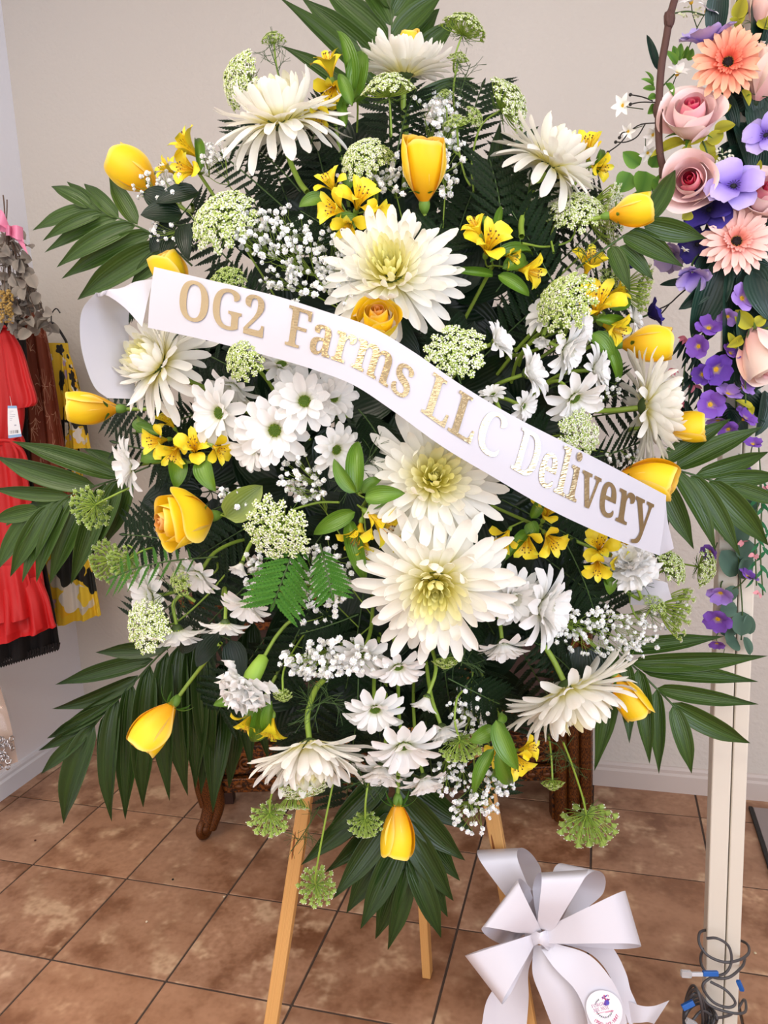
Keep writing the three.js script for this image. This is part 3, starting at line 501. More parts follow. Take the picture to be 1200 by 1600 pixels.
// ---------------------------------------------------------------- ferns and leaves between the flowers
const FERNS = [   // [base x, y, tip x, y, width px, bright, label]
  [450, 330, 345, 240, 80, 0, 'fern frond leaning left under the top left chrysanthemum'], [470, 300, 400, 235, 70, 0, 'fern frond just below the stem of the top left chrysanthemum'],
  [640, 480, 690, 350, 110, 0, 'blue-green fern frond right of the central upper chrysanthemum'], [780, 420, 765, 250, 130, 0, 'dark fern frond standing left of the upper right chrysanthemum'], [800, 440, 830, 270, 110, 0, 'dark fern frond under the upper right chrysanthemum'],
  [470, 830, 425, 950, 110, 1, 'bright green fern frond in front of the lower gypsophila'], [500, 850, 520, 935, 70, 1, 'bright green fern frond beside the lower gypsophila'],
  [300, 850, 190, 835, 80, 0, 'fern frond left of the large open yellow rose'], [340, 870, 170, 905, 80, 1, 'light fern frond under the large open yellow rose'], [300, 720, 175, 690, 70, 0, 'dark fern frond under the leftmost yellow rose'],
  [720, 600, 690, 510, 80, 0, 'dark fern frond behind the central lace flower'], [560, 640, 600, 700, 80, 0, 'dark fern frond left of the lower central chrysanthemum'], [790, 760, 890, 740, 90, 0, 'dark fern frond under the middle of the ribbon'],
  [880, 470, 800, 330, 100, 0, 'dark fern frond among the right alstroemeria'], [620, 240, 650, 140, 80, 0, 'dark fern frond behind the upper upright rose'], [480, 240, 520, 150, 70, 0, 'dark fern frond behind the top alstroemeria'],
  [880, 720, 1000, 690, 80, 0, 'dark fern frond below the right side-facing chrysanthemum'], [700, 1060, 780, 1100, 80, 0, 'dark fern frond below the lower right daisies'], [430, 480, 340, 430, 80, 0, 'dark fern frond above the start of the ribbon'], [330, 640, 250, 670, 80, 0, 'dark fern frond behind the left daisies'],
  [880, 840, 930, 960, 70, 0, 'dark fern frond below the end of the ribbon'], [560, 960, 470, 990, 80, 0, 'dark fern frond above the lower left gypsophila'], [900, 1060, 830, 1000, 80, 0, 'dark fern frond above the lower right chrysanthemum'], [230, 470, 195, 480, 60, 0, 'fern tip seen through the ribbon loop'],
  [880, 560, 960, 600, 80, 0, 'dark fern frond behind the right daisies'], [560, 400, 470, 330, 80, 0, 'dark fern frond behind the upper gypsophila'], [740, 950, 720, 1040, 80, 0, 'dark fern frond between the lower chrysanthemum and daisies'], [860, 300, 930, 330, 70, 0, 'dark fern frond behind the upper right lace flowers'],
  [560, 1060, 560, 1140, 70, 0, 'dark fern frond left of the lower daisies']];
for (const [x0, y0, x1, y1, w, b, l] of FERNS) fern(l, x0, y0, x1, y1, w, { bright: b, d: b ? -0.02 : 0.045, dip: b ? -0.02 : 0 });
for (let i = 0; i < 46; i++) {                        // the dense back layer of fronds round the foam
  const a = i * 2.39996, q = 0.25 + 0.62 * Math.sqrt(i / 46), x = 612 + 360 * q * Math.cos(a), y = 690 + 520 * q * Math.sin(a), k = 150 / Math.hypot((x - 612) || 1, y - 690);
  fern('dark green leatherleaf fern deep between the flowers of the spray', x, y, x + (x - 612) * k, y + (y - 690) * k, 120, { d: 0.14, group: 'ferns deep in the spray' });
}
for (let i = 0; i < 30; i++) {                        // broad dark leaves behind them
  const a = i * 2.39996 + 1, q = 0.12 + 0.74 * Math.sqrt(i / 30), x = 612 + 350 * q * Math.cos(a), y = 690 + 540 * q * Math.sin(a), lv = [];
  for (let k = 0; k < 7; k++) { const p = a + (k - 3) * 0.85; lv.push([x + 12 * Math.cos(p), y + 12 * Math.sin(p), x + 112 * Math.cos(p), y + 112 * Math.sin(p), 66]); }
  leafSprig('dark broad-leaved sprig at the back of the flower spray', x, y, lv, { d: 0.2, group: 'broad leaf sprigs at the back' });
}
leafSprig('olive green leaf beside the large open yellow rose', 345, 805, [[352, 808, 409, 760, 50]], { d: -0.02, G: oliveG, mat: M.bright, stem: M.stem });
leafSprig('dark eucalyptus-like leaves left of the large upper left lace flower', 270, 350, [[262, 318, 225, 298, 38], [285, 335, 222, 338, 44], [268, 348, 240, 395, 34], [290, 350, 292, 405, 30], [310, 300, 246, 318, 34], [275, 365, 258, 410, 28]], { d: 0.03 });
leafSprig('dark broad leaves under the lower right gypsophila', 905, 1030, [[905, 1010, 900, 1070, 44], [925, 1010, 942, 1060, 40], [890, 1020, 868, 1075, 40]], { d: 0.06 });
leafSprig('long green leaf under the drooping white carnation', 350, 1085, [[400, 1088, 330, 1098, 26], [385, 1095, 425, 1150, 34]], { d: 0.0, G: alLeafG, mat: M.bright, stem: M.stem });
leafSprig('dark leaf tips behind the lower left daisies', 330, 990, [[300, 985, 282, 1020, 36], [345, 990, 310, 1040, 40], [360, 1000, 380, 1060, 38]], { d: 0.05 });
leafSprig('bright lily-like leaves above the centre left alstroemeria', 558, 772, [[556, 770, 520, 716, 24], [558, 772, 556, 680, 30], [566, 770, 594, 742, 20], [570, 778, 632, 772, 30]], { d: -0.05, G: alLeafG, mat: M.bright, stem: M.stem });
leafSprig('bright leaves standing between the top alstroemeria and chrysanthemum', 552, 150, [[548, 150, 532, 36, 24], [552, 155, 568, 68, 34], [553, 160, 578, 120, 20], [550, 165, 530, 110, 20]], { d: -0.03, G: alLeafG, mat: M.bright, stem: M.stem });
leafSprig('curved green leaves above the lower right alstroemeria', 778, 1130, [[775, 1125, 806, 1208, 32], [772, 1138, 735, 1160, 26], [778, 1130, 790, 1110, 16], [772, 1170, 735, 1240, 22], [778, 1170, 800, 1238, 24]], { d: -0.05, G: alLeafG, mat: M.bright, stem: M.stem });

// ---------------------------------------------------------------- chrysanthemums
mum('white chrysanthemum seen from the side at the upper left, petals splayed wide', 438, 188, 200, 102, 64, { wide: 1.3, open: 0.72, droop: 0.6, end: [480, 300, 1.2], d: -0.02 });
mum('white chrysanthemum facing up at the very top behind a lace flower', 632, 112, 146, 88, 74, { wide: 1.25, open: 0.68, end: [635, 210, 1.25] });
mum('white chrysanthemum tilted right at the upper right above lace flowers', 862, 258, 176, 52, 74, { wide: 1.25, open: 0.7, droop: 0.5, end: [815, 370, 1.15] });
mum('large white chrysanthemum with yellow-green heart just above the ribbon', 610, 425, 208, 115, 16, { d: 0.01 });
mum('white chrysanthemum with incurved petals under the start of the ribbon', 246, 568, 170, 150, 46, { wide: 1.2, open: 0.7, droop: 0.6, d: -0.03 });
mum('large white chrysanthemum with yellow heart just below the middle of the ribbon', 678, 748, 214, 70, 10, { d: 0.0, droop: 0.2 });
mum('largest white chrysanthemum, lower of the two in the centre', 680, 915, 232, 260, 16, { d: -0.02, droop: 0.3 });
mum('cream chrysanthemum hanging face down above the left easel leg', 484, 1168, 182, 278, 60, { wide: 1.2, open: 0.62, end: [508, 1060, 1.18] });
mum('white chrysanthemum drooping sideways at the lower right beside a yellow rose', 888, 1078, 205, 295, 74, { wide: 1.2, open: 0.82, droop: 0.3, end: [845, 1010, 1.2], d: -0.02 });
mum('white chrysanthemum turned away to the right, dark green calyx showing', 1010, 636, 172, 5, 82, { wide: 1.25, open: 0.88, end: [925, 640, 1.2] });

// ---------------------------------------------------------------- daisies
for (const [l, x, y, s, a, t, o] of [
  ['white daisy facing left beside the left alstroemeria', 345, 645, 112, 200, 34],
  ['white daisy with green eye, front one of the left cluster', 430, 672, 118, 260, 14, { d: -0.02 }],
  ['white daisy with green eye facing straight out left of centre', 476, 628, 112, 80, 8, { d: -0.02 }],
  ['small white daisy behind the straight-facing left of centre daisy', 520, 622, 86, 10, 34],
  ['white daisy half under the lower edge of the ribbon', 440, 572, 92, 80, 42],
  ['small white daisy with a twin tucked under the ribbon', 458, 600, 62, 260, 40, { d: 0.01 }],
  ['small white daisy low behind the front left daisy', 396, 700, 84, 230, 40, { d: 0.01 }],
  ['white daisy beside bright lily-like leaves', 524, 702, 92, 330, 38],
  ['white daisy seen from behind under the left lace flower', 366, 600, 82, 250, 70, { d: 0.01 }],
  ['white half-open daisy right of the central lace flower', 772, 536, 74, 20, 55, { open: 0.8 }],
  ['white daisy in profile above the ribbon', 822, 584, 92, 15, 55, { open: 0.85 }],
  ['white daisy seen in profile below the round right lace flower', 858, 492, 88, 150, 62],
  ['full white daisy under the round right lace flower', 896, 508, 92, 0, 60, { full: 1 }],
  ['full white daisy in front of the right daisy cluster', 880, 545, 98, 330, 62, { full: 1, d: -0.02 }],
  ['full white daisy right of the right daisy cluster', 926, 578, 82, 0, 58, { full: 1 }],
  ['white daisy with long petals lowest of the right daisy cluster', 896, 620, 108, 300, 50, { d: -0.02 }],
  ['white daisy peeping over the upper ribbon edge', 816, 634, 58, 330, 50],
  ['small white daisy half hidden by the ribbon', 771, 618, 46, 120, 50],
  ['small white daisy bud in the right cluster', 848, 527, 38, 250, 60, { open: 0.5 }],
  ['white daisy in profile left of the left alstroemeria', 208, 727, 100, 190, 62],
  ['white daisy behind the lower left lace flower', 238, 932, 100, 190, 48],
  ['white daisy seen from behind beside the lower left lace flower', 276, 982, 100, 275, 95, { end: [305, 940, 1.25] }],
  ['white daisy half hidden under the large open rose', 312, 895, 84, 240, 55],
  ['white daisy in profile left of the bright fern', 387, 942, 86, 250, 55],
  ['white daisy hanging face down, green calyx on top', 352, 972, 76, 268, 92, { end: [348, 930, 1.25] }],
  ['full white daisy right of the largest chrysanthemum', 798, 932, 106, 330, 30, { full: 1 }],
  ['large full white daisy turned right, right of the largest chrysanthemum', 842, 948, 138, 350, 56, { full: 1, d: -0.01 }],
  ['full white daisy hanging below the largest chrysanthemum', 785, 1004, 90, 275, 66, { full: 1 }],
  ['small white daisy above the right daisy pair', 762, 862, 58, 340, 62],
  ['white daisy behind the lower gypsophila', 568, 1020, 96, 250, 40, { d: 0.02 }],
  ['white daisy right of the lower gypsophila', 622, 1040, 88, 280, 44],
  ['white daisy uppermost of the hanging lower cluster', 586, 1106, 98, 275, 36],
  ['large white daisy in the middle of the hanging lower cluster', 630, 1162, 124, 280, 46, { d: -0.02 }],
  ['full white daisy left in the hanging lower cluster', 598, 1196, 98, 262, 56, { full: 1 }],
  ['full white daisy lowest of the hanging lower cluster', 662, 1214, 84, 285, 62, { full: 1 }],
  ['full white daisy in profile right in the hanging lower cluster', 690, 1136, 84, 290, 66, { full: 1 }],
  ['folded white daisy between the lower cluster stems', 668, 1088, 62, 250, 74, { open: 0.5 }],
  ['small white daisy bud beside the bright fern', 378, 880, 44, 250, 60, { open: 0.5 }],
  ['white daisy behind the right yellow rose and alstroemeria', 988, 500, 52, 20, 60]]) daisy(l, x, y, s, a, t, o);

// ---------------------------------------------------------------- carnations
const frill = [0, 1, 2].map((v) => blade({ L: 0.46, W: 0.42, nu: 4, nv: 7, shape: (t) => 0.12 + 0.88 * sstep(t, 0.15, 0.95), bend: (t) => 0.7 - 1.5 * t + v * 0.2, cup: 0.3, ruffle: 0.16, seed: v + 1, color: (t) => mix3(lin('#e6e8cf'), lin('#ffffff'), sstep(t, 0, 0.4)) }));
function carnation(label, x, y, px, a, t, end) {
  const dep = dome(x, y) - 0.03, S = px * mpp(dep), dir = dirOf(a, t), o = thing('carnation', label, 'carnation', at(x, y, dep), facing(dir), 'white carnations'); o.scale.setScalar(S);
  [[12, 95], [11, 72], [10, 48], [7, 24]].forEach(([n, al], k) => { for (let i = 0; i < n; i++) { const p = i / n * 6.2832 + k; put('petal', frill[Math.floor(R() * 3)], M.white, o, V(0.04 * Math.cos(p), 0.04 * Math.sin(p), -0.02 + 0.03 * k), petalTurn(p, (al + rr(-9, 9)) * D2R), [rr(0.85, 1.1), rr(0.85, 1.1), 1]); } });
  const c = new THREE.LatheGeometry([[0.03, -0.5], [0.1, -0.46], [0.13, -0.3], [0.15, -0.1], [0.13, 0]].map((p) => new THREE.Vector2(...p)), 14); c.rotateX(Math.PI / 2); part('calyx', tint(c, lin('#8fb43c')), M.ray, o);
  addStem(o, dir, S, null, at(...end), 0.0028, M.stem, 0.48);
}
carnation('white carnation drooping at the lower left with a bright green calyx', 390, 1064, 92, 240, 68, [460, 970, 1.2]);
carnation('white carnation tucked under the end of the ribbon', 988, 893, 82, 120, 50, [930, 880, 1.3]);

// ---------------------------------------------------------------- yellow roses
rose('yellow rose bud pointing up left at the upper left edge', 209, 268, 84, 146, 70, { w: 1.0, end: [300, 320, 1.3] });
rose('upright yellow rose bud above the large upper chrysanthemum', 663, 262, 98, 92, 58, { w: 1.05, d: -0.04, end: [640, 390, 1.18] });
rose('yellow rose peeping over the topmost chrysanthemum', 640, 68, 42, 90, 60, { w: 1.1, d: 0.04 });
rose('yellow rose half covered by the left end of the ribbon', 268, 428, 76, 112, 62, { d: 0.02 });
rose('yellow rose beside the two upper right lace flowers', 988, 328, 70, 8, 74, { d: -0.13, w: 1.05, end: [945, 345, 1.4] });
rose('yellow rose seen from the front just above the ribbon edge', 590, 503, 74, 88, 30, { kit: 'open', w: 1.1, d: -0.02 });
rose('large yellow rose bud lying to the right above the side-facing chrysanthemum', 1014, 536, 80, 0, 78, { w: 1.02, d: -0.02 });
rose('yellow rose bud at the petal tips of the side-facing chrysanthemum', 1071, 667, 64, 0, 72, { w: 1.1, d: -0.08, end: [1000, 680, 1.42] });
rose('yellow rose behind the right end of the ribbon', 1014, 750, 88, 350, 66, { w: 1.05, d: -0.07, end: [940, 760, 1.42] });
rose('leftmost yellow rose bud, lying sideways under the ribbon loop', 142, 638, 78, 180, 82, { w: 0.95, end: [240, 640, 1.35] });
rose('large open yellow rose at the left below the alstroemeria', 284, 812, 98, 188, 52, { kit: 'open', w: 1.04, d: -0.05, end: [400, 800, 1.2] });
rose('yellow rose bud drooping over the lower left palm frond', 243, 1138, 86, 235, 72, { w: 1.0, d: -0.05, end: [345, 1005, 1.25], sep: 2 });
rose('yellow rose bud hanging straight down over the lowest palm frond', 620, 1300, 84, 268, 82, { w: 0.92, d: -0.02, end: [622, 1215, 1.16], sep: 2 });
rose('yellow rose bud pointing down behind the lower right chrysanthemum', 982, 1090, 78, 300, 76, { w: 0.9, d: 0.0 });

// ---------------------------------------------------------------- alstroemeria
alstroemeria('deep yellow alstroemeria at the top between palm and chrysanthemum', 520, 170, [[513, 98, 58, 105, 55], [518, 142, 56, 255, 55], [500, 182, 50, 250, 60]], [[530, 190, 556, 130, 18], [540, 200, 528, 150, 16]]);
alstroemeria('clear yellow alstroemeria left of the upper upright rose', 545, 345, [[515, 285, 56, 130, 45], [522, 328, 66, 190, 40], [562, 308, 72, 60, 28], [545, 355, 58, 255, 50], [588, 335, 56, 330, 50]], [[510, 312, 466, 318, 24], [525, 360, 560, 335, 34], [540, 300, 555, 265, 16]]);
alstroemeria('yellow alstroemeria beside the upper left rose bud', 305, 262, [[290, 226, 66, 140, 66], [292, 264, 58, 190, 40], [258, 262, 40, 160, 50]], [[312, 270, 308, 205, 16]]);
alstroemeria('yellow alstroemeria with dark streaks right of the upper chrysanthemum', 770, 415, [[765, 377, 78, 80, 22], [830, 424, 60, 340, 62], [742, 352, 46, 130, 60], [800, 402, 38, 330, 60]], [[765, 410, 840, 385, 22], [785, 420, 830, 398, 26], [770, 430, 700, 420, 14], [778, 430, 830, 460, 22], [775, 380, 784, 318, 14], [765, 365, 753, 335, 14]]);
alstroemeria('yellow alstroemeria behind the upper right chrysanthemum', 920, 255, [[918, 228, 62, 110, 44], [938, 262, 46, 330, 50]], [[925, 280, 944, 228, 14]]);
alstroemeria('bright yellow alstroemeria right of the round right lace flower', 945, 490, [[935, 470, 82, 100, 32], [922, 408, 62, 80, 40], [962, 514, 62, 330, 60], [968, 455, 48, 10, 60]], [[930, 500, 990, 515, 20], [925, 520, 958, 560, 30], [940, 530, 975, 600, 20], [950, 480, 990, 470, 18]]);
alstroemeria('yellow alstroemeria cluster under the left chrysanthemum', 290, 690, [[262, 655, 48, 120, 50], [244, 690, 58, 200, 40], [272, 708, 56, 255, 40], [304, 697, 62, 60, 24], [342, 703, 50, 330, 50]], [[250, 675, 198, 650, 22], [255, 680, 196, 670, 20], [275, 715, 280, 760, 30], [318, 715, 330, 765, 34], [262, 715, 215, 712, 26]]);
alstroemeria('yellow-green alstroemeria left of the central chrysanthemums', 565, 795, [[558, 838, 66, 255, 62], [596, 818, 78, 322, 66], [628, 840, 52, 330, 55], [572, 858, 42, 270, 60]], [[555, 800, 488, 832, 28], [545, 810, 570, 912, 28], [575, 790, 620, 775, 26], [575, 800, 605, 830, 16]]);
alstroemeria('yellow alstroemeria below the middle of the ribbon', 835, 820, [[855, 796, 60, 80, 44], [822, 848, 62, 250, 46], [788, 842, 54, 235, 55], [862, 846, 58, 300, 40]], [[828, 815, 838, 840, 24], [825, 830, 792, 870, 18], [830, 810, 850, 770, 18]]);
alstroemeria('yellow alstroemeria under the right end of the ribbon', 945, 865, [[936, 852, 60, 120, 30], [972, 876, 60, 330, 40], [934, 886, 52, 250, 40], [975, 848, 36, 60, 55]], [[940, 880, 958, 920, 14], [960, 855, 1010, 880, 16], [950, 890, 955, 930, 22]]);
alstroemeria('yellow alstroemeria low at the right above the easel leg', 800, 1165, [[806, 1190, 66, 290, 34], [780, 1180, 54, 200, 50], [825, 1170, 48, 20, 55]], [[795, 1170, 770, 1225, 24]]);
alstroemeria('small yellow alstroemeria under the drooping carnation', 405, 1105, [[384, 1130, 50, 240, 60], [424, 1142, 56, 265, 66]], [[410, 1095, 395, 1165, 36], [425, 1095, 415, 1155, 20]]);

// ---------------------------------------------------------------- lace flowers
for (const [l, x, y, s, a, t, k, o] of [
  ['pale lace flower standing off at the upper left edge', 357, 118, 92, 180, 50, 'full', { end: [440, 150, 1.26] }],
  ['small green lace flower above the upper left chrysanthemum', 426, 50, 42, 95, 70, 'green', { end: [442, 120, 1.3] }],
  ['pale lace flower highest at the top right of the crown', 732, 24, 76, 70, 72, 'half', { end: [716, 110, 1.34] }],
  ['small green lace flower below the highest lace flower', 718, 82, 38, 80, 66, 'green', { end: [716, 180, 1.32] }],
  ['lace flower on a long curved stem at the upper right', 814, 150, 94, 25, 62, 'full', { end: [740, 300, 1.22] }],
  ['lace flower in front of the topmost chrysanthemum', 606, 116, 86, 95, 60, 'full', { end: [610, 210, 1.2], d: -0.04 }],
  ['round lace flower left of the upper upright rose', 558, 236, 78, 150, 30, 'full', { d: -0.02 }],
  ['small green lace flower touching the round upper lace flower', 602, 232, 44, 60, 40, 'green'],
  ['small green lace flower at the upper right of the gypsophila', 712, 180, 46, 100, 60, 'green', { end: [735, 290, 1.2] }],
  ['green half-open lace flower facing right at the upper right', 750, 178, 42, 20, 60, 'green', { end: [730, 250, 1.25] }],
  ['small green lace flower bud behind the topmost chrysanthemum', 694, 140, 28, 100, 60, 'green', { end: [694, 200, 1.3] }],
  ['largest white lace flower at the upper left', 334, 328, 116, 140, 26, 'full', { d: -0.03 }],
  ['loose green lace flower above the left end of the ribbon', 356, 426, 60, 80, 30, 'green'],
  ['green-white lace flower overlapping the lower ribbon edge', 371, 552, 82, 160, 30, 'half', { d: -0.08 }],
  ['lace flower left of a pair at the upper right', 903, 312, 92, 100, 34, 'full', { d: -0.02, end: [815, 380, 1.12] }],
  ['lace flower right of a pair at the upper right, seen from the side', 950, 335, 98, 350, 62, 'cup', { end: [865, 395, 1.16] }],
  ['small green lace flower in front of the upper right pair', 945, 340, 42, 200, 30, 'green', { d: -0.02 }],
  ['large round green-white lace flower at the right above the daisies', 874, 462, 106, 160, 40, 'half', { d: -0.05 }],
  ['small green lace flower behind the right alstroemeria', 966, 425, 54, 60, 40, 'green'],
  ['lace flower seen from behind right of the right alstroemeria', 1000, 452, 78, 355, 88, 'cup', { end: [955, 470, 1.28] }],
  ['round white lace flower just above the middle of the ribbon', 714, 544, 98, 100, 20, 'flat', { d: -0.03 }],
  ['white lace flower peeping over the ribbon below the right daisies', 908, 680, 82, 350, 24, 'flat'],
  ['large cup-shaped lace flower left of the central alstroemeria', 430, 832, 112, 240, 30, 'flat', { d: -0.04, end: [530, 785, 1.1] }],
  ['lace flower showing green rays above the left lower daisies', 136, 796, 74, 200, 128, 'cup', { end: [208, 760, 1.3] }],
  ['lace flower seen from behind at the left edge under the palm', 156, 878, 72, 190, 112, 'cup', { end: [200, 852, 1.3] }],
  ['green lace flower behind the left edge lace flowers', 188, 884, 62, 210, 122, 'cup', { end: [240, 860, 1.3] }],
  ['flat cream lace flower at the lower left over a daisy', 226, 978, 88, 170, 26, 'flat', { d: -0.04 }],
  ['small bright green lace flower below the large open rose', 272, 908, 50, 180, 40, 'green', { end: [340, 880, 1.2], d: -0.02 }],
  ['lace flower beside the folded ribbon tail', 1062, 875, 70, 40, 60, 'half', { end: [990, 905, 1.3] }],
  ['small lace flower farthest right over the violet blossoms', 1117, 890, 66, 350, 62, 'half', { end: [1040, 880, 1.34] }],
  ['large lace flower at the right edge behind the gypsophila', 1058, 955, 86, 345, 84, 'cup', { end: [985, 915, 1.28] }],
  ['green lace flower left of the right edge lace flower', 1030, 935, 46, 60, 60, 'green', { end: [985, 905, 1.3] }],
  ['white lace flower hanging below the cream chrysanthemum', 476, 1240, 80, 285, 54, 'flat', { end: [470, 1180, 1.22] }],
  ['small lace flower tucked behind the left easel leg top', 458, 1258, 52, 270, 70, 'cup', { d: 0.02, end: [455, 1200, 1.24] }],
  ['lace flower hanging left of the easel leg, rays showing', 420, 1288, 70, 262, 118, 'cup', { end: [440, 1220, 1.22] }],
  ['lowest lace flower, hanging over the floor with green rays', 495, 1388, 64, 268, 142, 'cup', { end: [520, 1225, 1.22] }],
  ['lace flower hanging left of the straight hanging rose', 570, 1296, 58, 268, 112, 'cup', { end: [578, 1220, 1.22] }],
  ['lace flower hanging above the white bow', 922, 1302, 98, 285, 108, 'cup', { end: [880, 1160, 1.24], d: -0.02 }],
  ['small green lace flower hanging under the lower right chrysanthemum', 864, 1234, 38, 270, 76, 'green', { end: [856, 1150, 1.24] }],
  ['lace flower with green rays left of the lower alstroemeria', 724, 1178, 72, 285, 110, 'cup', { end: [722, 1080, 1.18] }],
  ['small green lace flower hanging below the largest chrysanthemum', 697, 1044, 46, 272, 76, 'green', { end: [690, 975, 1.16] }],
  ['small green lace flower right of the drooping carnation', 442, 1094, 34, 275, 50, 'green']]) lace(l, x, y, s, a, t, k, o);

// ---------------------------------------------------------------- baby's breath
for (const [l, ox, oy, x, y, rx, ry, n, o] of [
  ['dense gypsophila spray above the ribbon, left of the upper chrysanthemum', 560, 520, 450, 375, 92, 52, 174, { rot: 20, size: 13 }],
  ['gypsophila sprig dangling towards the ribbon from the dense upper spray', 560, 500, 455, 440, 50, 34, 37, { size: 13 }],
  ['gypsophila spray between the dense upper spray and the upper chrysanthemum', 600, 520, 535, 425, 46, 52, 81, { size: 13 }],
  ['gypsophila spray right of the upper upright rose', 690, 380, 700, 240, 26, 80, 75, { size: 13 }],
  ['gypsophila spray above the upper upright rose', 660, 300, 682, 170, 44, 28, 49, { size: 13 }],
  ['gypsophila spray left of the upper upright rose', 630, 350, 612, 275, 34, 36, 49, { size: 12 }],
  ['gypsophila spray by the upper left rose bud', 340, 380, 248, 282, 48, 26, 49, { size: 12, rot: -20 }],
  ['gypsophila sprig left of the upper left chrysanthemum', 400, 350, 330, 250, 30, 28, 43, { size: 12 }],
  ['gypsophila sprig under the upper left palm', 340, 380, 258, 362, 26, 24, 20, { size: 10 }],
  ['gypsophila spray in the dark centre left below the daisies', 560, 880, 476, 748, 40, 38, 63, { size: 12 }],
  ['gypsophila sprig left of the large cup-shaped lace flower', 440, 850, 368, 775, 28, 18, 23, { size: 12 }],
  ['gypsophila spray behind the bright fern', 560, 980, 495, 915, 52, 66, 107, { size: 13 }],
  ['gypsophila sprig left of the bright fern', 470, 950, 400, 890, 26, 34, 34, { size: 12 }],
  ['gypsophila sprig below the central left alstroemeria', 580, 960, 520, 880, 34, 42, 37, { size: 12 }],
  ['dense gypsophila spray below the largest chrysanthemum', 600, 960, 520, 1030, 86, 34, 159, { size: 14 }],
  ['wide gypsophila spray at the lower right above the drooping chrysanthemum', 830, 950, 935, 985, 92, 40, 159, { size: 11, rot: 4 }],
  ['gypsophila sprig over the right edge lace flower', 900, 960, 1035, 960, 40, 24, 49, { size: 11, rot: -25 }],
  ['gypsophila sprig trailing over the lower right palm frond', 920, 980, 998, 1008, 34, 22, 31, { size: 12, rot: -20 }],
  ['gypsophila sprig deep between the lower daisies and right stems', 740, 1040, 732, 1110, 34, 44, 72, { size: 11, d: 0.03 }],
  ['gypsophila sprig by the lower lace flower with green rays', 740, 1100, 705, 1215, 32, 32, 49, { size: 11 }],
  ['gypsophila sprig hanging beside the right easel leg', 740, 1150, 742, 1270, 38, 36, 66, { size: 12 }],
  ['gypsophila sprig over the top of the right easel leg', 760, 1150, 782, 1222, 24, 26, 34, { size: 12 }],
  ['gypsophila sprig beside the right side-facing chrysanthemum', 900, 620, 948, 605, 24, 26, 20, { size: 11 }],
  ['gypsophila sprig below the right side-facing chrysanthemum', 900, 700, 985, 712, 40, 16, 17, { size: 11 }]]) breath(l, ox, oy, x, y, rx, ry, n, o);
// fine feathery stalks with green leaflets that run between the heads
function feather(label, x0, y0, x1, y1, n, w) {
  const a = at(x0, y0, dome(x0, y0)), b = at(x1, y1, dome(x1, y1)), o = thing('feathery_leaf', label, 'foliage', a, null, 'feathery lace flower leaves'), st = [], e = b.clone().sub(a), k = mpp(1.2) * w;
  const bow = (t) => e.clone().multiplyScalar(t).addScaledVector(CAMZ(), 0.01 * Math.sin(Math.PI * t)); st.push(tube([0, 0.5, 1].map(bow), 0.0008, 8, 4));
  for (let i = 0; i < n; i++) { const t = 0.15 + 0.85 * i / n, p = bow(t), d1 = dirOf(R() * 360, rr(40, 130)); for (let q = 0; q < 3; q++) { const d2 = d1.clone().add(dirOf(R() * 360, 90).multiplyScalar(0.7)).normalize(); st.push(tube([p, p.clone().addScaledVector(d1, k * 0.4), p.clone().addScaledVector(d1, k * 0.4).addScaledVector(d2, k * 0.6)], 0.00035, 4, 3)); } }
  part('threads', mergeI(st), M.stemDark, o);
}
for (const [l, x0, y0, x1, y1, n, w] of [['feathery leaf threads left of the small green top lace flower', 440, 130, 420, 70, 12, 34], ['feathery threads beside the hanging stems at the lower right', 900, 1200, 868, 1160, 16, 40], ['feathery threads by the lowest hanging lace flower', 455, 1330, 500, 1260, 14, 34], ['feathery threads right of the drooping carnation', 470, 1110, 520, 1090, 16, 44], ['feathery threads above the central chrysanthemum', 590, 700, 545, 760, 14, 36], ['feathery threads at the small bright green lace flower', 300, 940, 250, 900, 14, 40], ['feathery threads beside the folded ribbon tail', 1000, 930, 985, 900, 12, 30], ['feathery threads at the upper right of the crown', 715, 160, 735, 100, 14, 30], ['feathery threads between the right alstroemeria', 930, 430, 900, 380, 14, 34], ['feathery threads under the lower daisy cluster', 560, 1200, 585, 1250, 10, 34], ['feathery threads below the largest chrysanthemum', 690, 1010, 740, 1045, 12, 34]]) feather(l, x0, y0, x1, y1, n, w);

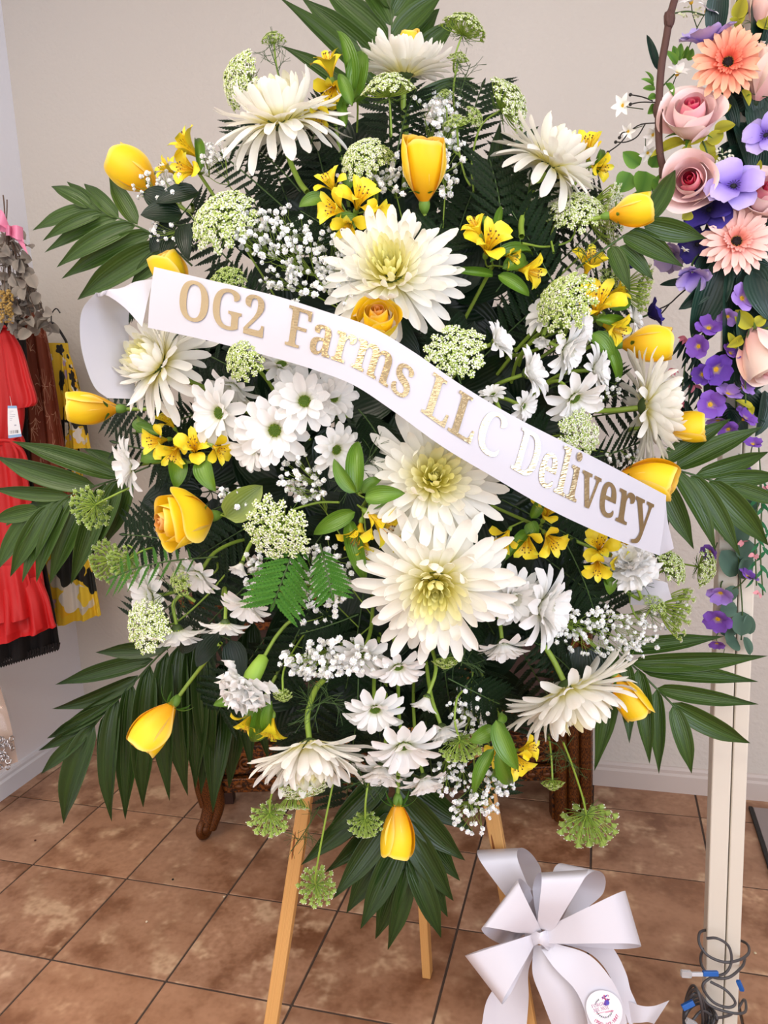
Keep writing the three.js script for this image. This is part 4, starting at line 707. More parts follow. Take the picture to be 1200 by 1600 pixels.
// ---------------------------------------------------------------- the printed sash across the spray
{
  const rows = [[241, 417, 231, 512, 1.125], [330, 438, 324, 532, 1.075], [430, 462, 421, 557, 1.035], [510, 487, 491, 578, 1.005], [580, 511, 553, 602, 0.985], [645, 549, 614, 642, 0.975], [720, 601, 690, 697, 0.975], [800, 649, 770, 745, 0.99], [880, 690, 855, 794, 1.015], [960, 731, 945, 836, 1.055], [1041, 774, 1030, 868, 1.105]];
  const sash = thing('ribbon_sash', 'white satin ribbon sash with gold lettering laid across the flower spray', 'ribbon', at(620, 620, 1.0)), o = sash.position, inv = (g) => g.translate(-o.x, -o.y, -o.z);
  const face = strip(rows.map((r) => [r[0], r[1], r[2], r[3], r[4]]), 90, 8, 0.002), P = face.userData.P;
  part('band', inv(face), M.satin, sash);
  part('fold', inv(strip([[152, 458, 150, 457, 1.13, 1.14], [185, 452, 168, 462, 1.135, 1.13], [212, 440, 196, 482, 1.14, 1.125], [240, 436, 222, 511, 1.145, 1.125]], 24, 6, 0.006)), M.satin, sash);
  part('loop', inv(strip([[150, 457, 205, 474, 1.13, 1.2], [129, 483, 202, 485, 1.13, 1.21], [125, 525, 201, 525, 1.13, 1.21], [134, 572, 206, 572, 1.13, 1.21], [150, 608, 212, 606, 1.13, 1.21], [168, 622, 226, 624, 1.14, 1.21]], 40, 6, 0.0)), M.satin, sash);
  part('fold', inv(strip([[1040, 776, 1030, 868, 1.107], [1043, 812, 1034, 866, 1.115], [1053, 857, 1040, 864, 1.13]], 14, 5, 0)), M.satin, sash);
  part('tail', inv(strip([[990, 902, 985, 945, 1.3], [1022, 903, 1020, 945, 1.28], [1043, 911, 1050, 936, 1.27]], 14, 5, 0.004)), M.satin, sash);
  // foil letters, each its own thin raised shape following the ribbon
  const font = await new FontLoader().loadAsync('fonts/droid/droid_serif_bold.typeface.json');
  const foil = new THREE.MeshStandardMaterial({ color: '#b5a27e', metalness: 1, roughness: 0.2, side: THREE.DoubleSide, bumpScale: 0.0007, bumpMap: dataTex(256, (u, v) => { const s = 128 + 110 * fbm(u, v, 40, 2, 33); return [s, s, s]; }) });
  const cx = rows.map((r) => (r[0] + r[2]) / 2), uOf = (x) => { for (let i = 0; i < cx.length - 1; i++) if (x <= cx[i + 1]) return (i + (x - cx[i]) / (cx[i + 1] - cx[i])) / (cx.length - 1); return 1; };
  const tess = new TessellateModifier(0.06, 5);
  for (const [word, xa, xb] of [['OG2', 280, 417], ['Farms', 447, 645], ['LLC', 664, 784], ['Delivery', 802, 1016]]) {
    const adv = [...word].map((ch) => font.data.glyphs[ch].ha / font.data.resolution), tot = adv.reduce((s, q) => s + q, 0); let cur = 0;
    [...word].forEach((ch, i) => {
      const g0 = new THREE.ShapeGeometry(font.generateShapes(ch, 1), 5), g = tess.modify(g0.toNonIndexed ? g0.toNonIndexed() : g0), p = g.attributes.position, uv = new Float32Array(p.count * 2);
      for (let k = 0; k < p.count; k++) {
        const px = xa + (xb - xa) * (cur + p.getX(k)) / tot, v = 0.74 - p.getY(k) * 0.66, u = uOf(px + 5.5 * (v - 0.5) * 2 * -0.0), q = P(u, v);
        const tu = P(Math.min(1, u + 0.004), v).sub(P(Math.max(0, u - 0.004), v)), tv = P(u, Math.min(1, v + 0.02)).sub(P(u, Math.max(0, v - 0.02))), nrm = tv.cross(tu).normalize();
        if (nrm.dot(camera.position.clone().sub(q)) < 0) nrm.negate();
        q.addScaledVector(nrm, 0.0009 + 0.0022); p.setXYZ(k, q.x - o.x, q.y - o.y, q.z - o.z); uv.set([(cur + p.getX(k)) * 4, p.getY(k) * 10], k * 2);
      }
      g.setAttribute('uv', new THREE.BufferAttribute(uv, 2)); g.deleteAttribute('normal'); g.computeVertexNormals();
      part('letter', g, foil, sash, 'gold foil letter ' + ch); cur += adv[i];
    });
  }
}

// ---------------------------------------------------------------- the white bow tied to the right easel leg
{
  const bow = thing('bow', 'large white satin bow with a round shop sticker tied to the easel leg', 'bow', at(840, 1465, 1.44)), o = bow.position, inv = (g) => g.translate(-o.x, -o.y, -o.z);
  // a loop: edges at the knot (k1, k2) and at the tip (t1, t2) in pixels, half its thickness th, and how far its back half stands aside of the front (px)
  const loop = (k1, k2, t1, t2, d, th, ox, oy) => {
    const m = (a, b, s) => [lerp(a[0], b[0], s), lerp(a[1], b[1], s)], P = (s, e) => { const a = m(k1, t1, s), b = m(k2, t2, s), f = (1 - e) / 2 * Math.min(1, s * 1.5); return [a[0] + ox * f, a[1] + oy * f, b[0] + ox * f, b[1] + oy * f, d - e * th, d - e * th]; };
    const l = [P(0, 0.1), P(0.25, 0.6), P(0.5, 0.95)]; for (let i = 0; i <= 8; i++) { const q = i / 8 * Math.PI; l.push(P(0.78 + 0.22 * Math.sin(q), Math.cos(q))); } l.push(P(0.45, -0.8), P(0.2, -0.35), P(0, 0));
    part('loop', inv(strip(l, 80, 6, 0)), M.satinBowLit, bow);
  };
  loop([836, 1464], [850, 1450], [734, 1324], [800, 1321], 1.49, 0.06, 34, 8);
  loop([846, 1452], [860, 1462], [868, 1340], [925, 1352], 1.5, 0.05, 30, 22);
  loop([826, 1458], [850, 1466], [742, 1446], [802, 1362], 1.41, 0.065, 34, 30);
  loop([840, 1450], [864, 1456], [848, 1359], [924, 1354], 1.39, 0.055, -14, 10);
  loop([832, 1460], [834, 1478], [722, 1496], [780, 1572], 1.4, 0.045, 10, -6);
  loop([850, 1450], [848, 1474], [980, 1388], [1005, 1474], 1.4, 0.06, -6, 9);
  part('tail', inv(strip([[826, 1470, 842, 1474, 1.45], [800, 1510, 826, 1516, 1.47], [762, 1560, 826, 1560, 1.48], [752, 1606, 822, 1612, 1.49]], 26, 6, 0.006)), M.satinBowLit, bow);
  part('tail', inv(strip([[834, 1476, 856, 1474, 1.43], [832, 1520, 880, 1510, 1.42], [846, 1560, 906, 1545, 1.42], [866, 1612, 920, 1606, 1.44]], 26, 6, -0.008)), M.satinBowLit, bow);
  const T = [[846, 1484, 868, 1474, 1.41], [866, 1512, 920, 1492, 1.395], [898, 1546, 955, 1530, 1.39], [914, 1580, 972, 1566, 1.395], [922, 1620, 982, 1612, 1.405]];
  const tg = strip(T, 40, 8, 0.003), TP = tg.userData.P; part('tail', inv(tg), M.satinBowLit, bow);
  part('tail', inv(strip([[860, 1470, 876, 1462, 1.45], [925, 1492, 948, 1472, 1.47], [955, 1530, 978, 1520, 1.475], [962, 1562, 985, 1546, 1.47], [975, 1580, 992, 1562, 1.47], [985, 1606, 1000, 1580, 1.47]], 30, 6, 0)), M.satinBowLit, bow);
  part('tail', inv(strip([[966, 1556, 975, 1598, 1.48], [1000, 1571, 1000, 1598, 1.46], [1020, 1572, 1012, 1597, 1.455], [1046, 1563, 1022, 1600, 1.44]], 20, 5, 0)), M.satinBowLit, bow);
  // the knot: crossed bands
  for (const [x0, y0, x1, y1, w] of [[822, 1460, 868, 1474, 9], [826, 1474, 864, 1456, 8], [828, 1452, 860, 1482, 7]]) part('knot', inv(strip([[x0, y0 - w, x0, y0 + w, 1.42], [(x0 + x1) / 2, (y0 + y1) / 2 - w, (x0 + x1) / 2, (y0 + y1) / 2 + w, 1.375], [x1, y1 - w, x1, y1 + w, 1.42]], 16, 5, 0.003)), M.satinBowLit, bow);
  // round sticker printed with a wreath, the shop name and its telephone number
  const art = canvasTex(512, 512, (c) => {
    c.fillStyle = '#fdfcfe'; c.fillRect(0, 0, 512, 512); const q = rng(77), leaf = (x, y, a, l, col) => { c.save(); c.translate(x, y); c.rotate(a); c.fillStyle = col; c.beginPath(); c.ellipse(0, 0, l, l * 0.38, 0, 0, 7); c.fill(); c.restore(); };
    c.strokeStyle = '#49615c'; c.lineWidth = 3; c.beginPath(); c.arc(256, 232, 118, 0.5, 2.9); c.stroke(); c.beginPath(); c.arc(256, 232, 118, 3.7, 4.5); c.stroke();
    for (let i = 0; i < 16; i++) { const a = i < 11 ? 0.6 + i * 0.22 : 3.7 + (i - 11) * 0.18; leaf(256 + 118 * Math.cos(a), 232 + 118 * Math.sin(a), a + 0.6, 15, i % 2 ? '#49615c' : '#6f5a86'); }
    for (let i = 0; i < 26; i++) { const x = 330 + (q() - 0.5) * 92, y = 150 + (q() - 0.5) * 120; leaf(x, y, q() * 6, 12 + q() * 14, ['#c2306e', '#5a46b4', '#d8528c', '#3d3550', '#7a3f96'][i % 5]); }
    for (let k = 5; k > 0; k--) { c.fillStyle = k % 2 ? '#4a47b8' : '#6f6ad4'; c.beginPath(); c.arc(322, 182, k * 7, 0, 7); c.fill(); }
    c.fillStyle = '#9c3a78'; c.textAlign = 'center'; c.font = '58px serif'; c.fillText('FORGET', 205, 205); c.fillText('ME NOT', 215, 262); c.fillStyle = '#d0407a'; c.fillRect(120, 284, 250, 4); c.fillRect(260, 292, 120, 6);
    c.fillStyle = '#c01f6c'; c.font = 'bold 52px sans-serif'; const s = '(956) 313-1847'; [...s].forEach((ch, i) => { const a = Math.PI / 2 + (6.5 - i) * 0.135; c.save(); c.translate(256 + 208 * Math.cos(a), 226 + 208 * Math.sin(a)); c.rotate(a - Math.PI / 2); c.fillText(ch, 0, 14); c.restore(); });
  });
  const pos = [], uv = [], idx = []; for (let r = 0; r <= 8; r++) for (let k = 0; k < 36; k++) { const a = k / 36 * 6.2832, x = r / 8 * Math.cos(a), y = r / 8 * Math.sin(a), cxp = 942 + 37 * (x * 0.93 + y * 0.0), cyp = 1572 + 37 * y + x * 4; let best = 0.7; const v = 0.5 + 0.5 * x * 0.93, u = 0.775 + y * 0.2; const p = TP(clamp(u, 0, 1), clamp(v, 0, 1)); const n = camera.position.clone().sub(p).normalize(); p.addScaledVector(n, 0.0045); pos.push(p.x - o.x, p.y - o.y, p.z - o.z); uv.push(0.5 + x * 0.5, 0.5 - y * 0.5); }
  for (let r = 0; r < 8; r++) for (let k = 0; k < 36; k++) { const a = r * 36 + k, b = r * 36 + (k + 1) % 36; idx.push(a, a + 36, b, b, a + 36, b + 36); }
  const sg = new THREE.BufferGeometry(); sg.setAttribute('position', new THREE.Float32BufferAttribute(pos, 3)); sg.setAttribute('uv', new THREE.Float32BufferAttribute(uv, 2)); sg.setIndex(idx); sg.computeVertexNormals();
  part('sticker', sg, STD({ color: '#ffffff', map: art, roughness: 0.4 }), bow, 'round white shop sticker with flowers and a telephone number');
}

// ---------------------------------------------------------------- white wooden post with cables round its foot
const cream = STD({ color: '#e4dccb', roughness: 0.5, bumpMap: veinBump, bumpScale: 0.0003 });
const PX = 1.479, PZ = -0.165;
{
  const post = thing('display_post', 'cream painted double wooden post standing at the right with grey cables round its foot', 'post', V(PX, 0, PZ));
  part('board', rbox(-0.03, 0, 0, 0.0035, 2.3, 0.04, 0.003), cream, post); part('board', rbox(0.0055, 0, 0.002, 0.031, 2.3, 0.04, 0.003), cream, post);
  part('backing_board', rbox(-0.028, 0, -0.03, 0.03, 2.3, -0.001, 0.003), cream, post);
  part('crossbar', rbox(-0.02, 1.5, -0.025, 0.6, 1.56, -0.002, 0.003), cream, post);
}
{
  const cable = STD({ color: '#4c4a4b', roughness: 0.45 }), blue = STD({ color: '#1d5fae', roughness: 0.4 }), clear = PHY({ color: '#f2f4f5', transmission: 0.7, thickness: 0.004, roughness: 0.15 });
  const c = thing('network_cable', 'tangle of grey network cable looped round the foot of the cream post', 'cable', V(PX, 0, PZ)), W = (x, y, d) => at(x, y, d).sub(c.position);
  part('wire', tube([[1107, 1452, 1.55], [1093, 1458, 1.53], [1093, 1475, 1.51], [1105, 1492, 1.5], [1130, 1503, 1.49], [1155, 1500, 1.5], [1170, 1488, 1.53], [1166, 1474, 1.57], [1145, 1468, 1.61], [1115, 1474, 1.6], [1096, 1490, 1.56], [1098, 1512, 1.52], [1112, 1526, 1.5], [1136, 1528, 1.49], [1158, 1512, 1.51], [1164, 1498, 1.56]].map((p) => W(...p)), 0.0027, 110, 7), cable, c);
  part('wire', tube([[1104, 1466, 1.5], [1120, 1466, 1.49], [1138, 1478, 1.49], [1143, 1502, 1.49], [1134, 1520, 1.49], [1110, 1528, 1.5], [1098, 1540, 1.5], [1115, 1566, 1.5], [1140, 1574, 1.49], [1149, 1568, 1.49], [1135, 1548, 1.49], [1110, 1534, 1.5]].map((p) => W(...p)), 0.0026, 90, 7), cable, c);
  part('wire', tube([[1090, 1548, 1.5], [1108, 1570, 1.5], [1140, 1582, 1.49], [1163, 1582, 1.5], [1162, 1562, 1.55], [1150, 1580, 1.55], [1120, 1590, 1.52], [1096, 1580, 1.5], [1078, 1600, 1.49]].map((p) => W(...p)), 0.0026, 80, 7), cable, c);
  for (let k = 0; k < 6; k++) { const l = []; for (let i = 0; i <= 18; i++) { const a = i / 18 * 6.2832; l.push(W(1083 + k * 2.5 + (15 + k * 2) * Math.cos(a), 1578 + k * 1.5 + (38 - k * 4) * Math.sin(a + 0.4 * Math.cos(a)), 1.5 + 0.03 * Math.sin(a * 2 + k) + k * 0.006)); } part('wire', tube(l, 0.0027, 60, 7), cable, c); }
  const ends = (x0, y0, x1, y1, d, m, r, n) => { const a = W(x0, y0, d), b = W(x1, y1, d), g = new RoundedBoxGeometry(r * 2, a.distanceTo(b), r * 1.6, 2, r * 0.3), q = part(n, g, m, c); q.position.copy(a.clone().add(b).multiplyScalar(0.5)); q.quaternion.setFromUnitVectors(V(0, 1, 0), b.clone().sub(a).normalize()); };
  ends(1098, 1521, 1122, 1521, 1.475, blue, 0.0046, 'boot'); ends(1064, 1521, 1080, 1522, 1.475, clear, 0.0062, 'plug'); ends(1080, 1522, 1098, 1522, 1.475, STD({ color: '#c9c9cb', roughness: 0.4 }), 0.0036, 'sleeve'); ends(1066, 1575, 1084, 1566, 1.475, blue, 0.0052, 'boot'); ends(1153, 1532, 1160, 1548, 1.49, blue, 0.004, 'boot'); ends(1072, 1594, 1088, 1602, 1.48, clear, 0.005, 'plug');
}

// ---------------------------------------------------------------- artificial flowers on the post
const onPost = (x, y, d) => { const v = at(x, y, 1).sub(camera.position); return (PZ + 0.045 + (1.52 - d) * 0.5 - camera.position.z) / v.z; };   // the arrangement hangs in front of the post
const silkCol = (a, b, c = a, k = 0.5) => (t) => mix3(mix3(lin(a), lin(c), sstep(t, 0.08, k)), lin(b), sstep(t, k * 0.8, 1));
function gerbera(label, x, y, px, a, t, cols, d) { d = onPost(x, y, d);
  const S = px * mpp(d), dir = dirOf(a, t), o = thing('gerbera', label, 'gerbera', at(x, y, d), facing(dir), 'artificial gerberas'); o.scale.setScalar(S);
  const gs = [0, 1].map((v) => blade({ L: 0.42, W: 0.1, nu: 2, nv: 7, shape: (t) => (0.55 + 0.45 * sstep(t, 0, 0.5)) * Math.sqrt(Math.max(0, 1 - Math.pow(Math.max(0, (t - 0.75) / 0.25), 2))), cup: 0.3, ridge: 0.12, bend: (t) => 0.28 - 0.5 * t - 0.12 * v, color: silkCol(cols[0], cols[2], cols[1], 0.4) }));
  const sm = blade({ L: 0.17, W: 0.06, nu: 1, nv: 5, shape: spoon, cup: 0.4, bend: (t) => 0.7 - 0.9 * t, color: silkCol(cols[0], cols[1]) });
  [[20, 86, 1], [20, 74, 0.88]].forEach(([n, al, s], k) => { for (let i = 0; i < n; i++) { const p = (i + k * 0.5) / n * 6.2832; put('petal', gs[i & 1], M.silk, o, V(0.085 * Math.cos(p), 0.085 * Math.sin(p), 0.01 * k), petalTurn(p, (al + rr(-4, 4)) * D2R), [s * rr(0.95, 1.04), s * rr(0.92, 1.03), s]); } });
  const ring = []; for (let i = 0; i < 26; i++) { const p = i / 26 * 6.2832, b = sm.clone(); b.applyQuaternion(petalTurn(p, rr(50, 68) * D2R)); b.translate(0.07 * Math.cos(p), 0.07 * Math.sin(p), 0.012); ring.push(b); } part('inner_petals', mergeI(ring), M.silk, o, 'short coral petals round the eye');
  const eye = []; const e = new THREE.SphereGeometry(0.075, 14, 8, 0, 6.2832, 0, 1.4); e.rotateX(Math.PI / 2); e.scale(1, 1, 0.6); eye.push(tint(e, lin('#1d1210'))); for (let i = 0; i < 80; i++) { const rho = Math.sqrt((i + 4) / 84), p = i * 2.39996, g = new THREE.IcosahedronGeometry(0.0085, 0); g.translate(0.09 * rho * Math.cos(p), 0.09 * rho * Math.sin(p), 0.05 * (1 - rho * rho) + 0.014); eye.push(tint(g, lin(rho > 0.72 ? '#b98a2a' : '#241414'))); } part('eye', merge(eye), M.silk, o, 'dark brown eye with a golden rim');
  const e2 = o.position.clone(); part('stem', tube([V(0, 0, -0.02), V(0, 0, -0.25), V(0, 0, -0.25).add(V(0, -0.5, -0.3))], 0.035, 10, 6), M.stemDark, o);
}
gerbera('coral gerbera with dark eye, upper of the two at the right', 1137, 98, 114, 200, 18, ['#ef5f48', '#f48d70', '#f9bd98'], 1.4);
gerbera('pale pink gerbera with dark eye, lower of the two at the right', 1150, 378, 114, 160, 12, ['#f2907f', '#f6b8ab', '#fad3c6'], 1.4);

ROSE.pink = roseKit(1.9, '#ffc0c8', '#ffe2de', '#f0366c'); ROSE.pinkBud = roseKit(1.1, '#ffc0c0', '#ffe2d4', '#f58ca0');
function silkRose(label, x, y, px, a, t, kit, d) { d = onPost(x, y, d);
  const S = px * mpp(d), dir = dirOf(a, t), o = thing('silk_rose', label, 'rose', at(x, y, d).addScaledVector(dir, -S * 0.4), facing(dir, R() * 6), 'pink artificial roses'); o.scale.setScalar(S);
  let ang = 0; ROSE[kit].forEach((g, i) => { put('petal', g, M.silk, o, null, new THREE.Quaternion().setFromAxisAngle(Z, ang), [1.12, 1.12, kit === 'pink' ? 0.8 : 1]); ang += 2.2; });
  for (let i = 0; i < 5; i++) put('sepal', sepalGeo, M.bright, o, V(0.05 * Math.cos(i * 1.2566), 0.05 * Math.sin(i * 1.2566), 0.02), petalTurn(i * 1.2566, 60 * D2R));
  part('calyx', calyxGeo, M.stemDark, o); part('stem', tube([V(0, 0, -0.15), V(0, 0, -0.6), V(0.05, 0, -1.1)], 0.025, 8, 5), M.stemDark, o);
}
silkRose('pink artificial rose with red heart just below the coral gerbera', 1080, 183, 88, 120, 30, 'pink', 1.4);
silkRose('pink artificial rose lower left beside the lilac anemone', 1079, 283, 80, 200, 28, 'pink', 1.39);
silkRose('pink artificial rose at the right edge above the pale pink gerbera', 1196, 308, 82, 120, 20, 'pink', 1.44);
silkRose('pale pink artificial rose bud at the right edge among violet blossoms', 1190, 545, 92, 285, 70, 'pinkBud', 1.4);
silkRose('peach artificial rose behind the coral gerbera at the right edge', 1196, 118, 86, 80, 50, 'pinkBud', 1.46);
silkRose('peach artificial rose cut by the top right corner', 1196, 12, 76, 80, 50, 'pinkBud', 1.45);

const petalBroad = (a, b, c) => [0, 1, 2].map((v) => blade({ L: 0.5, W: 0.52, nu: 4, nv: 7, shape: (t) => 0.2 + 0.8 * Math.sqrt(Math.max(0, Math.sin(Math.PI * Math.pow(t, 1.2) * 0.93 + 0.03))), cup: 0.22, ruffle: 0.07, bend: (t) => 0.3 - 0.65 * t + 0.2 * v * t, seed: v, color: silkCol(a, b, c, 0.45) }));
const AN = { lilac: petalBroad('#5a3aa8', '#c9b8ea', '#a58ede'), deep: petalBroad('#1d1350', '#3c2c8c', '#2c1f70'), mauve: petalBroad('#6c5a8e', '#b49cba', '#9a84ac') };
const anEye = (() => { const l = []; const g = new THREE.IcosahedronGeometry(0.07, 1); g.scale(1, 1, 0.7); l.push(tint(g.toNonIndexed ? g : g, lin('#12101c'))); for (let i = 0; i < 26; i++) { const p = i * 0.2417 * 2, e = V(0.13 * Math.cos(p), 0.13 * Math.sin(p), 0.05); l.push(tint(tube([V(0, 0, 0.01), e.clone().multiplyScalar(0.6).add(V(0, 0, 0.03)), e], 0.005, 4, 3), lin('#1c1830'))); const k = new THREE.IcosahedronGeometry(0.012, 0); k.translate(e.x, e.y, e.z); l.push(tint(k, lin('#0e0c16'))); } return merge(l); })();
function anemone(label, x, y, px, a, t, kind, d, open = 1, eye = true) { d = onPost(x, y, d);
  const S = px * mpp(d), dir = dirOf(a, t), o = thing('anemone', label, 'anemone', at(x, y, d), facing(dir, R() * 6), 'purple artificial anemones'); o.scale.setScalar(S);
  [[4, 86], [3, 76]].forEach(([n, al], k) => { for (let i = 0; i < n; i++) { const p = (i + k * 0.5) / n * 6.2832; put('petal', AN[kind][(i + k) % 3], M.silk, o, V(0.03 * Math.cos(p), 0.03 * Math.sin(p), 0.01 * k), petalTurn(p, (al * open + rr(-6, 6)) * D2R)); } });
  if (eye) part('eye', anEye, M.silk, o, 'dark eye with fine stamens');
  part('stem', tube([V(0, 0, 0), V(0, 0, -0.3), V(0, -0.3, -0.7)], 0.03, 8, 5), M.stemDark, o);
}
for (const [l, x, y, s, a, t, k, d, o] of [['pale lilac anemone facing up left of the coral gerbera', 1108, 72, 88, 110, 66, 'lilac', 1.43, 0.8], ['lilac anemone with dark eye above the pale pink gerbera', 1146, 292, 84, 130, 26, 'lilac', 1.38, 1], ['lilac anemone at the right edge between the roses', 1197, 212, 66, 160, 30, 'lilac', 1.41, 1], ['deep violet anemone left of the pale pink gerbera', 1108, 328, 76, 160, 36, 'deep', 1.42, 1], ['deep violet anemone in shade under the deep violet one', 1090, 382, 60, 200, 50, 'deep', 1.45, 1], ['lilac anemone hanging down left of the pale pink gerbera', 1082, 425, 60, 260, 66, 'lilac', 1.41, 0.7], ['mauve anemone petals between the dark leaf fan', 1050, 398, 54, 230, 66, 'mauve', 1.47, 0.8], ['deep violet anemone behind the right yellow rose', 1012, 492, 54, 20, 66, 'deep', 1.42, 0.7], ['small deep violet anemone behind the leaf fan', 998, 398, 46, 200, 60, 'deep', 1.48, 0.8]]) anemone(l, x, y, s, a, t, k, d, o, t < 60);

const VIO = [['#6b2f9c', '#8a5cc4', '#7a45b0'], ['#4a1f8a', '#6a3fb4', '#5a2fa2'], ['#8a5ab8', '#a98ad6', '#9a70c8']].map((c) => blade({ L: 0.5, W: 0.5, nu: 3, nv: 6, shape: (t) => 0.18 + 0.82 * Math.sqrt(Math.max(0, Math.sin(Math.PI * Math.pow(t, 1.3) * 0.92 + 0.03))), cup: 0.15, ruffle: 0.06, bend: (t) => 0.5 - 0.8 * t, color: (t) => mix3(lin('#d9c45a'), mix3(lin(c[0]), lin(c[1]), t), sstep(t, 0.05, 0.25)) }));
const vioEye = (() => { const l = []; const g = new THREE.IcosahedronGeometry(0.075, 1); l.push(tint(g, lin('#d8a820'))); for (let i = 0; i < 10; i++) { const p = i * 0.628, k = new THREE.IcosahedronGeometry(0.022, 0); k.translate(0.06 * Math.cos(p), 0.06 * Math.sin(p), 0.045); l.push(tint(k, lin('#e9bd2c'))); } return merge(l); })();
function violet(label, x, y, px, a, t, k, d = 1.42) { d = onPost(x, y, d);
  const S = px * mpp(d), dir = dirOf(a, t), o = thing('violet_blossom', label, 'violet', at(x, y, d), facing(dir, R() * 6), 'small violet artificial blossoms'); o.scale.setScalar(S);
  for (let i = 0; i < 5; i++) { const p = i * 1.2566; put('petal', VIO[k], M.silk, o, V(0.02 * Math.cos(p), 0.02 * Math.sin(p), 0), petalTurn(p, rr(66, 82) * D2R)); }
  part('eye', vioEye, M.silk, o, 'yellow eye'); part('stem', tube([V(0, 0, 0), V(0, 0, -0.5), V(0, 0.2, -1)], 0.03, 6, 5), M.stemDark, o);
}
for (const [l, x, y, s, a, t, k] of [['lilac violet with yellow eye right below the pale pink gerbera', 1158, 467, 48, 40, 14, 2], ['half-open violet bud by the lime leaf', 1137, 494, 34, 250, 50, 2], ['violet blossom below the half-open bud', 1107, 514, 44, 100, 30, 0], ['shaded violet blossom beside the hanging leaves', 1092, 541, 40, 200, 40, 0], ['violet blossom left of the pale pink rose bud', 1140, 553, 34, 60, 40, 0], ['darkest violet blossom in the middle of the trail', 1118, 577, 50, 250, 16, 1], ['violet blossom behind the darkest one', 1098, 585, 34, 200, 40, 1], ['violet blossom with yellow eye above the trail end of the rose', 1109, 632, 48, 230, 12, 0], ['violet blossom in profile beside the yellow-eyed one', 1137, 617, 42, 80, 44, 2], ['violet blossom below the pale pink rose bud', 1161, 605, 38, 40, 40, 2], ['violet blossom seen edge-on above the palm', 1122, 655, 38, 260, 66, 2], ['violet blossom above the right palm frond', 1162, 655, 42, 60, 46, 0], ['violet blossom left of the one above the palm', 1138, 670, 34, 230, 44, 0], ['violet blossom between the upper palm leaflets', 1176, 695, 30, 100, 50, 0], ['violet blossom under the upper palm leaflet', 1158, 733, 30, 250, 50, 0], ['violet blossom behind the drooping palm leaflets', 1116, 782, 34, 230, 50, 1], ['small violet blossom beside the farthest lace flower', 1110, 862, 30, 200, 50, 0], ['violet blossom on the cream post', 1167, 902, 36, 60, 60, 0], ['violet blossom left of the farthest lace flower stem', 1126, 925, 42, 240, 46, 2], ['ruffled violet blossom low on the trail', 1122, 966, 46, 220, 44, 0], ['last violet blossom at the lower end of the trail', 1120, 1004, 26, 250, 50, 0], ['violet bud tip on the post under the trail', 1132, 1034, 20, 270, 66, 1]]) violet(l, x, y, s, a, t, k, y > 760 ? 1.48 : 1.42);

const starG = blade({ L: 0.5, W: 0.24, nu: 2, nv: 6, shape: ovate, cup: 0.25, bend: (t) => 0.4 - 0.7 * t, color: (t) => mix3(lin('#f0e07a'), lin('#fffdf8'), sstep(t, 0, 0.3)) });
for (const [l, x, y, s, a, t] of [['white starry blossom farthest left of the artificial flowers', 974, 165, 40, 200, 44], ['white starry blossom behind the twig', 1020, 210, 36, 250, 40], ['white starry blossom hanging below the twig blossom', 1012, 238, 34, 270, 50], ['faint white starry blossom left of the twig', 982, 205, 30, 220, 50], ['white starry blossom between twig and coral gerbera', 1058, 116, 44, 80, 34], ['white starry blossom at the top beside the dark leaf', 1104, 18, 46, 60, 44], ['white starry blossom cut by the top edge', 1080, 4, 40, 120, 50], ['small white starry blossom under the pink rose', 1069, 392, 18, 60, 40]]) {
  const d = onPost(x, y, 1.45), S = s * mpp(d), dir = dirOf(a, t), o = thing('star_blossom', l, 'blossom', at(x, y, d), facing(dir), 'white artificial star blossoms'); o.scale.setScalar(S);
  for (let i = 0; i < 6; i++) put('petal', starG, M.silk, o, null, petalTurn(i * 1.047, rr(58, 80) * D2R)); part('eye', vioEye, M.silk, o, 'yellow eye'); part('stem', tube([V(0, 0, 0), V(0, 0, -0.4), V(0.2, 0, -1.4)], 0.02, 6, 4), M.stemDark, o);
}
// leaves of the artificial arrangement; each leaf [x0, y0, x1, y1, width]
function sprayAt(label, d, leaves, G, mat, stemPts, name = 'artificial_leaves', group = 'artificial foliage at the right') {
  const [nx, ny] = stemPts[0], node = at(nx, ny, onPost(nx, ny, d)), o = thing(name, label, 'foliage', node, null, group);
  part('stem', tube(stemPts.map(([x, y]) => at(x, y, onPost(x, y, d + 0.004)).sub(node)), 0.0013, 16, 5), M.stemDark, o);
  leaves.forEach(([x0, y0, x1, y1, w], i) => layBlade(part('leaf', G[i % G.length], mat, o), at(x0, y0, onPost(x0, y0, d + (i % 3) * 0.006)).sub(node), at(x1, y1, onPost(x1, y1, d + rr(-0.025, 0.02))).sub(node), dirOf(R() * 360, rr(5, 35)), 0.95, w * mpp(onPost(x0, y0, d))));
}
const limeG = [blade({ L: 1, W: 1, nu: 3, nv: 8, shape: ovate, cup: 0.25, bend: (t) => 0.3 - 0.6 * t, color: (t, s) => mix3(lin('#8f8d16'), lin('#b9b428'), Math.abs(s)) })];
const eucG = [blade({ L: 1, W: 1, nu: 3, nv: 8, shape: (t) => Math.sqrt(Math.max(0, Math.sin(Math.PI * t))), cup: 0.12, bend: (t) => 0.2 - 0.4 * t, color: (t, s) => mix3(lin('#2c4a3a'), lin('#52705c'), 0.3 + 0.5 * Math.abs(s)) })];
const tealG = [blade({ L: 1, W: 1, nu: 3, nv: 9, shape: ovate, cup: 0.2, bend: (t) => 0.3 - 0.6 * t, ridge: 0.03, color: (t, s) => mix3(lin('#142b22'), lin('#264336'), Math.abs(s)) })];
const freshG = [blade({ L: 1, W: 1, nu: 3, nv: 8, shape: ovate, cup: 0.2, bend: (t) => 0.3 - 0.6 * t, color: (t, s) => mix3(lin('#4a7a22'), lin('#6f9c34'), Math.abs(s)) })];
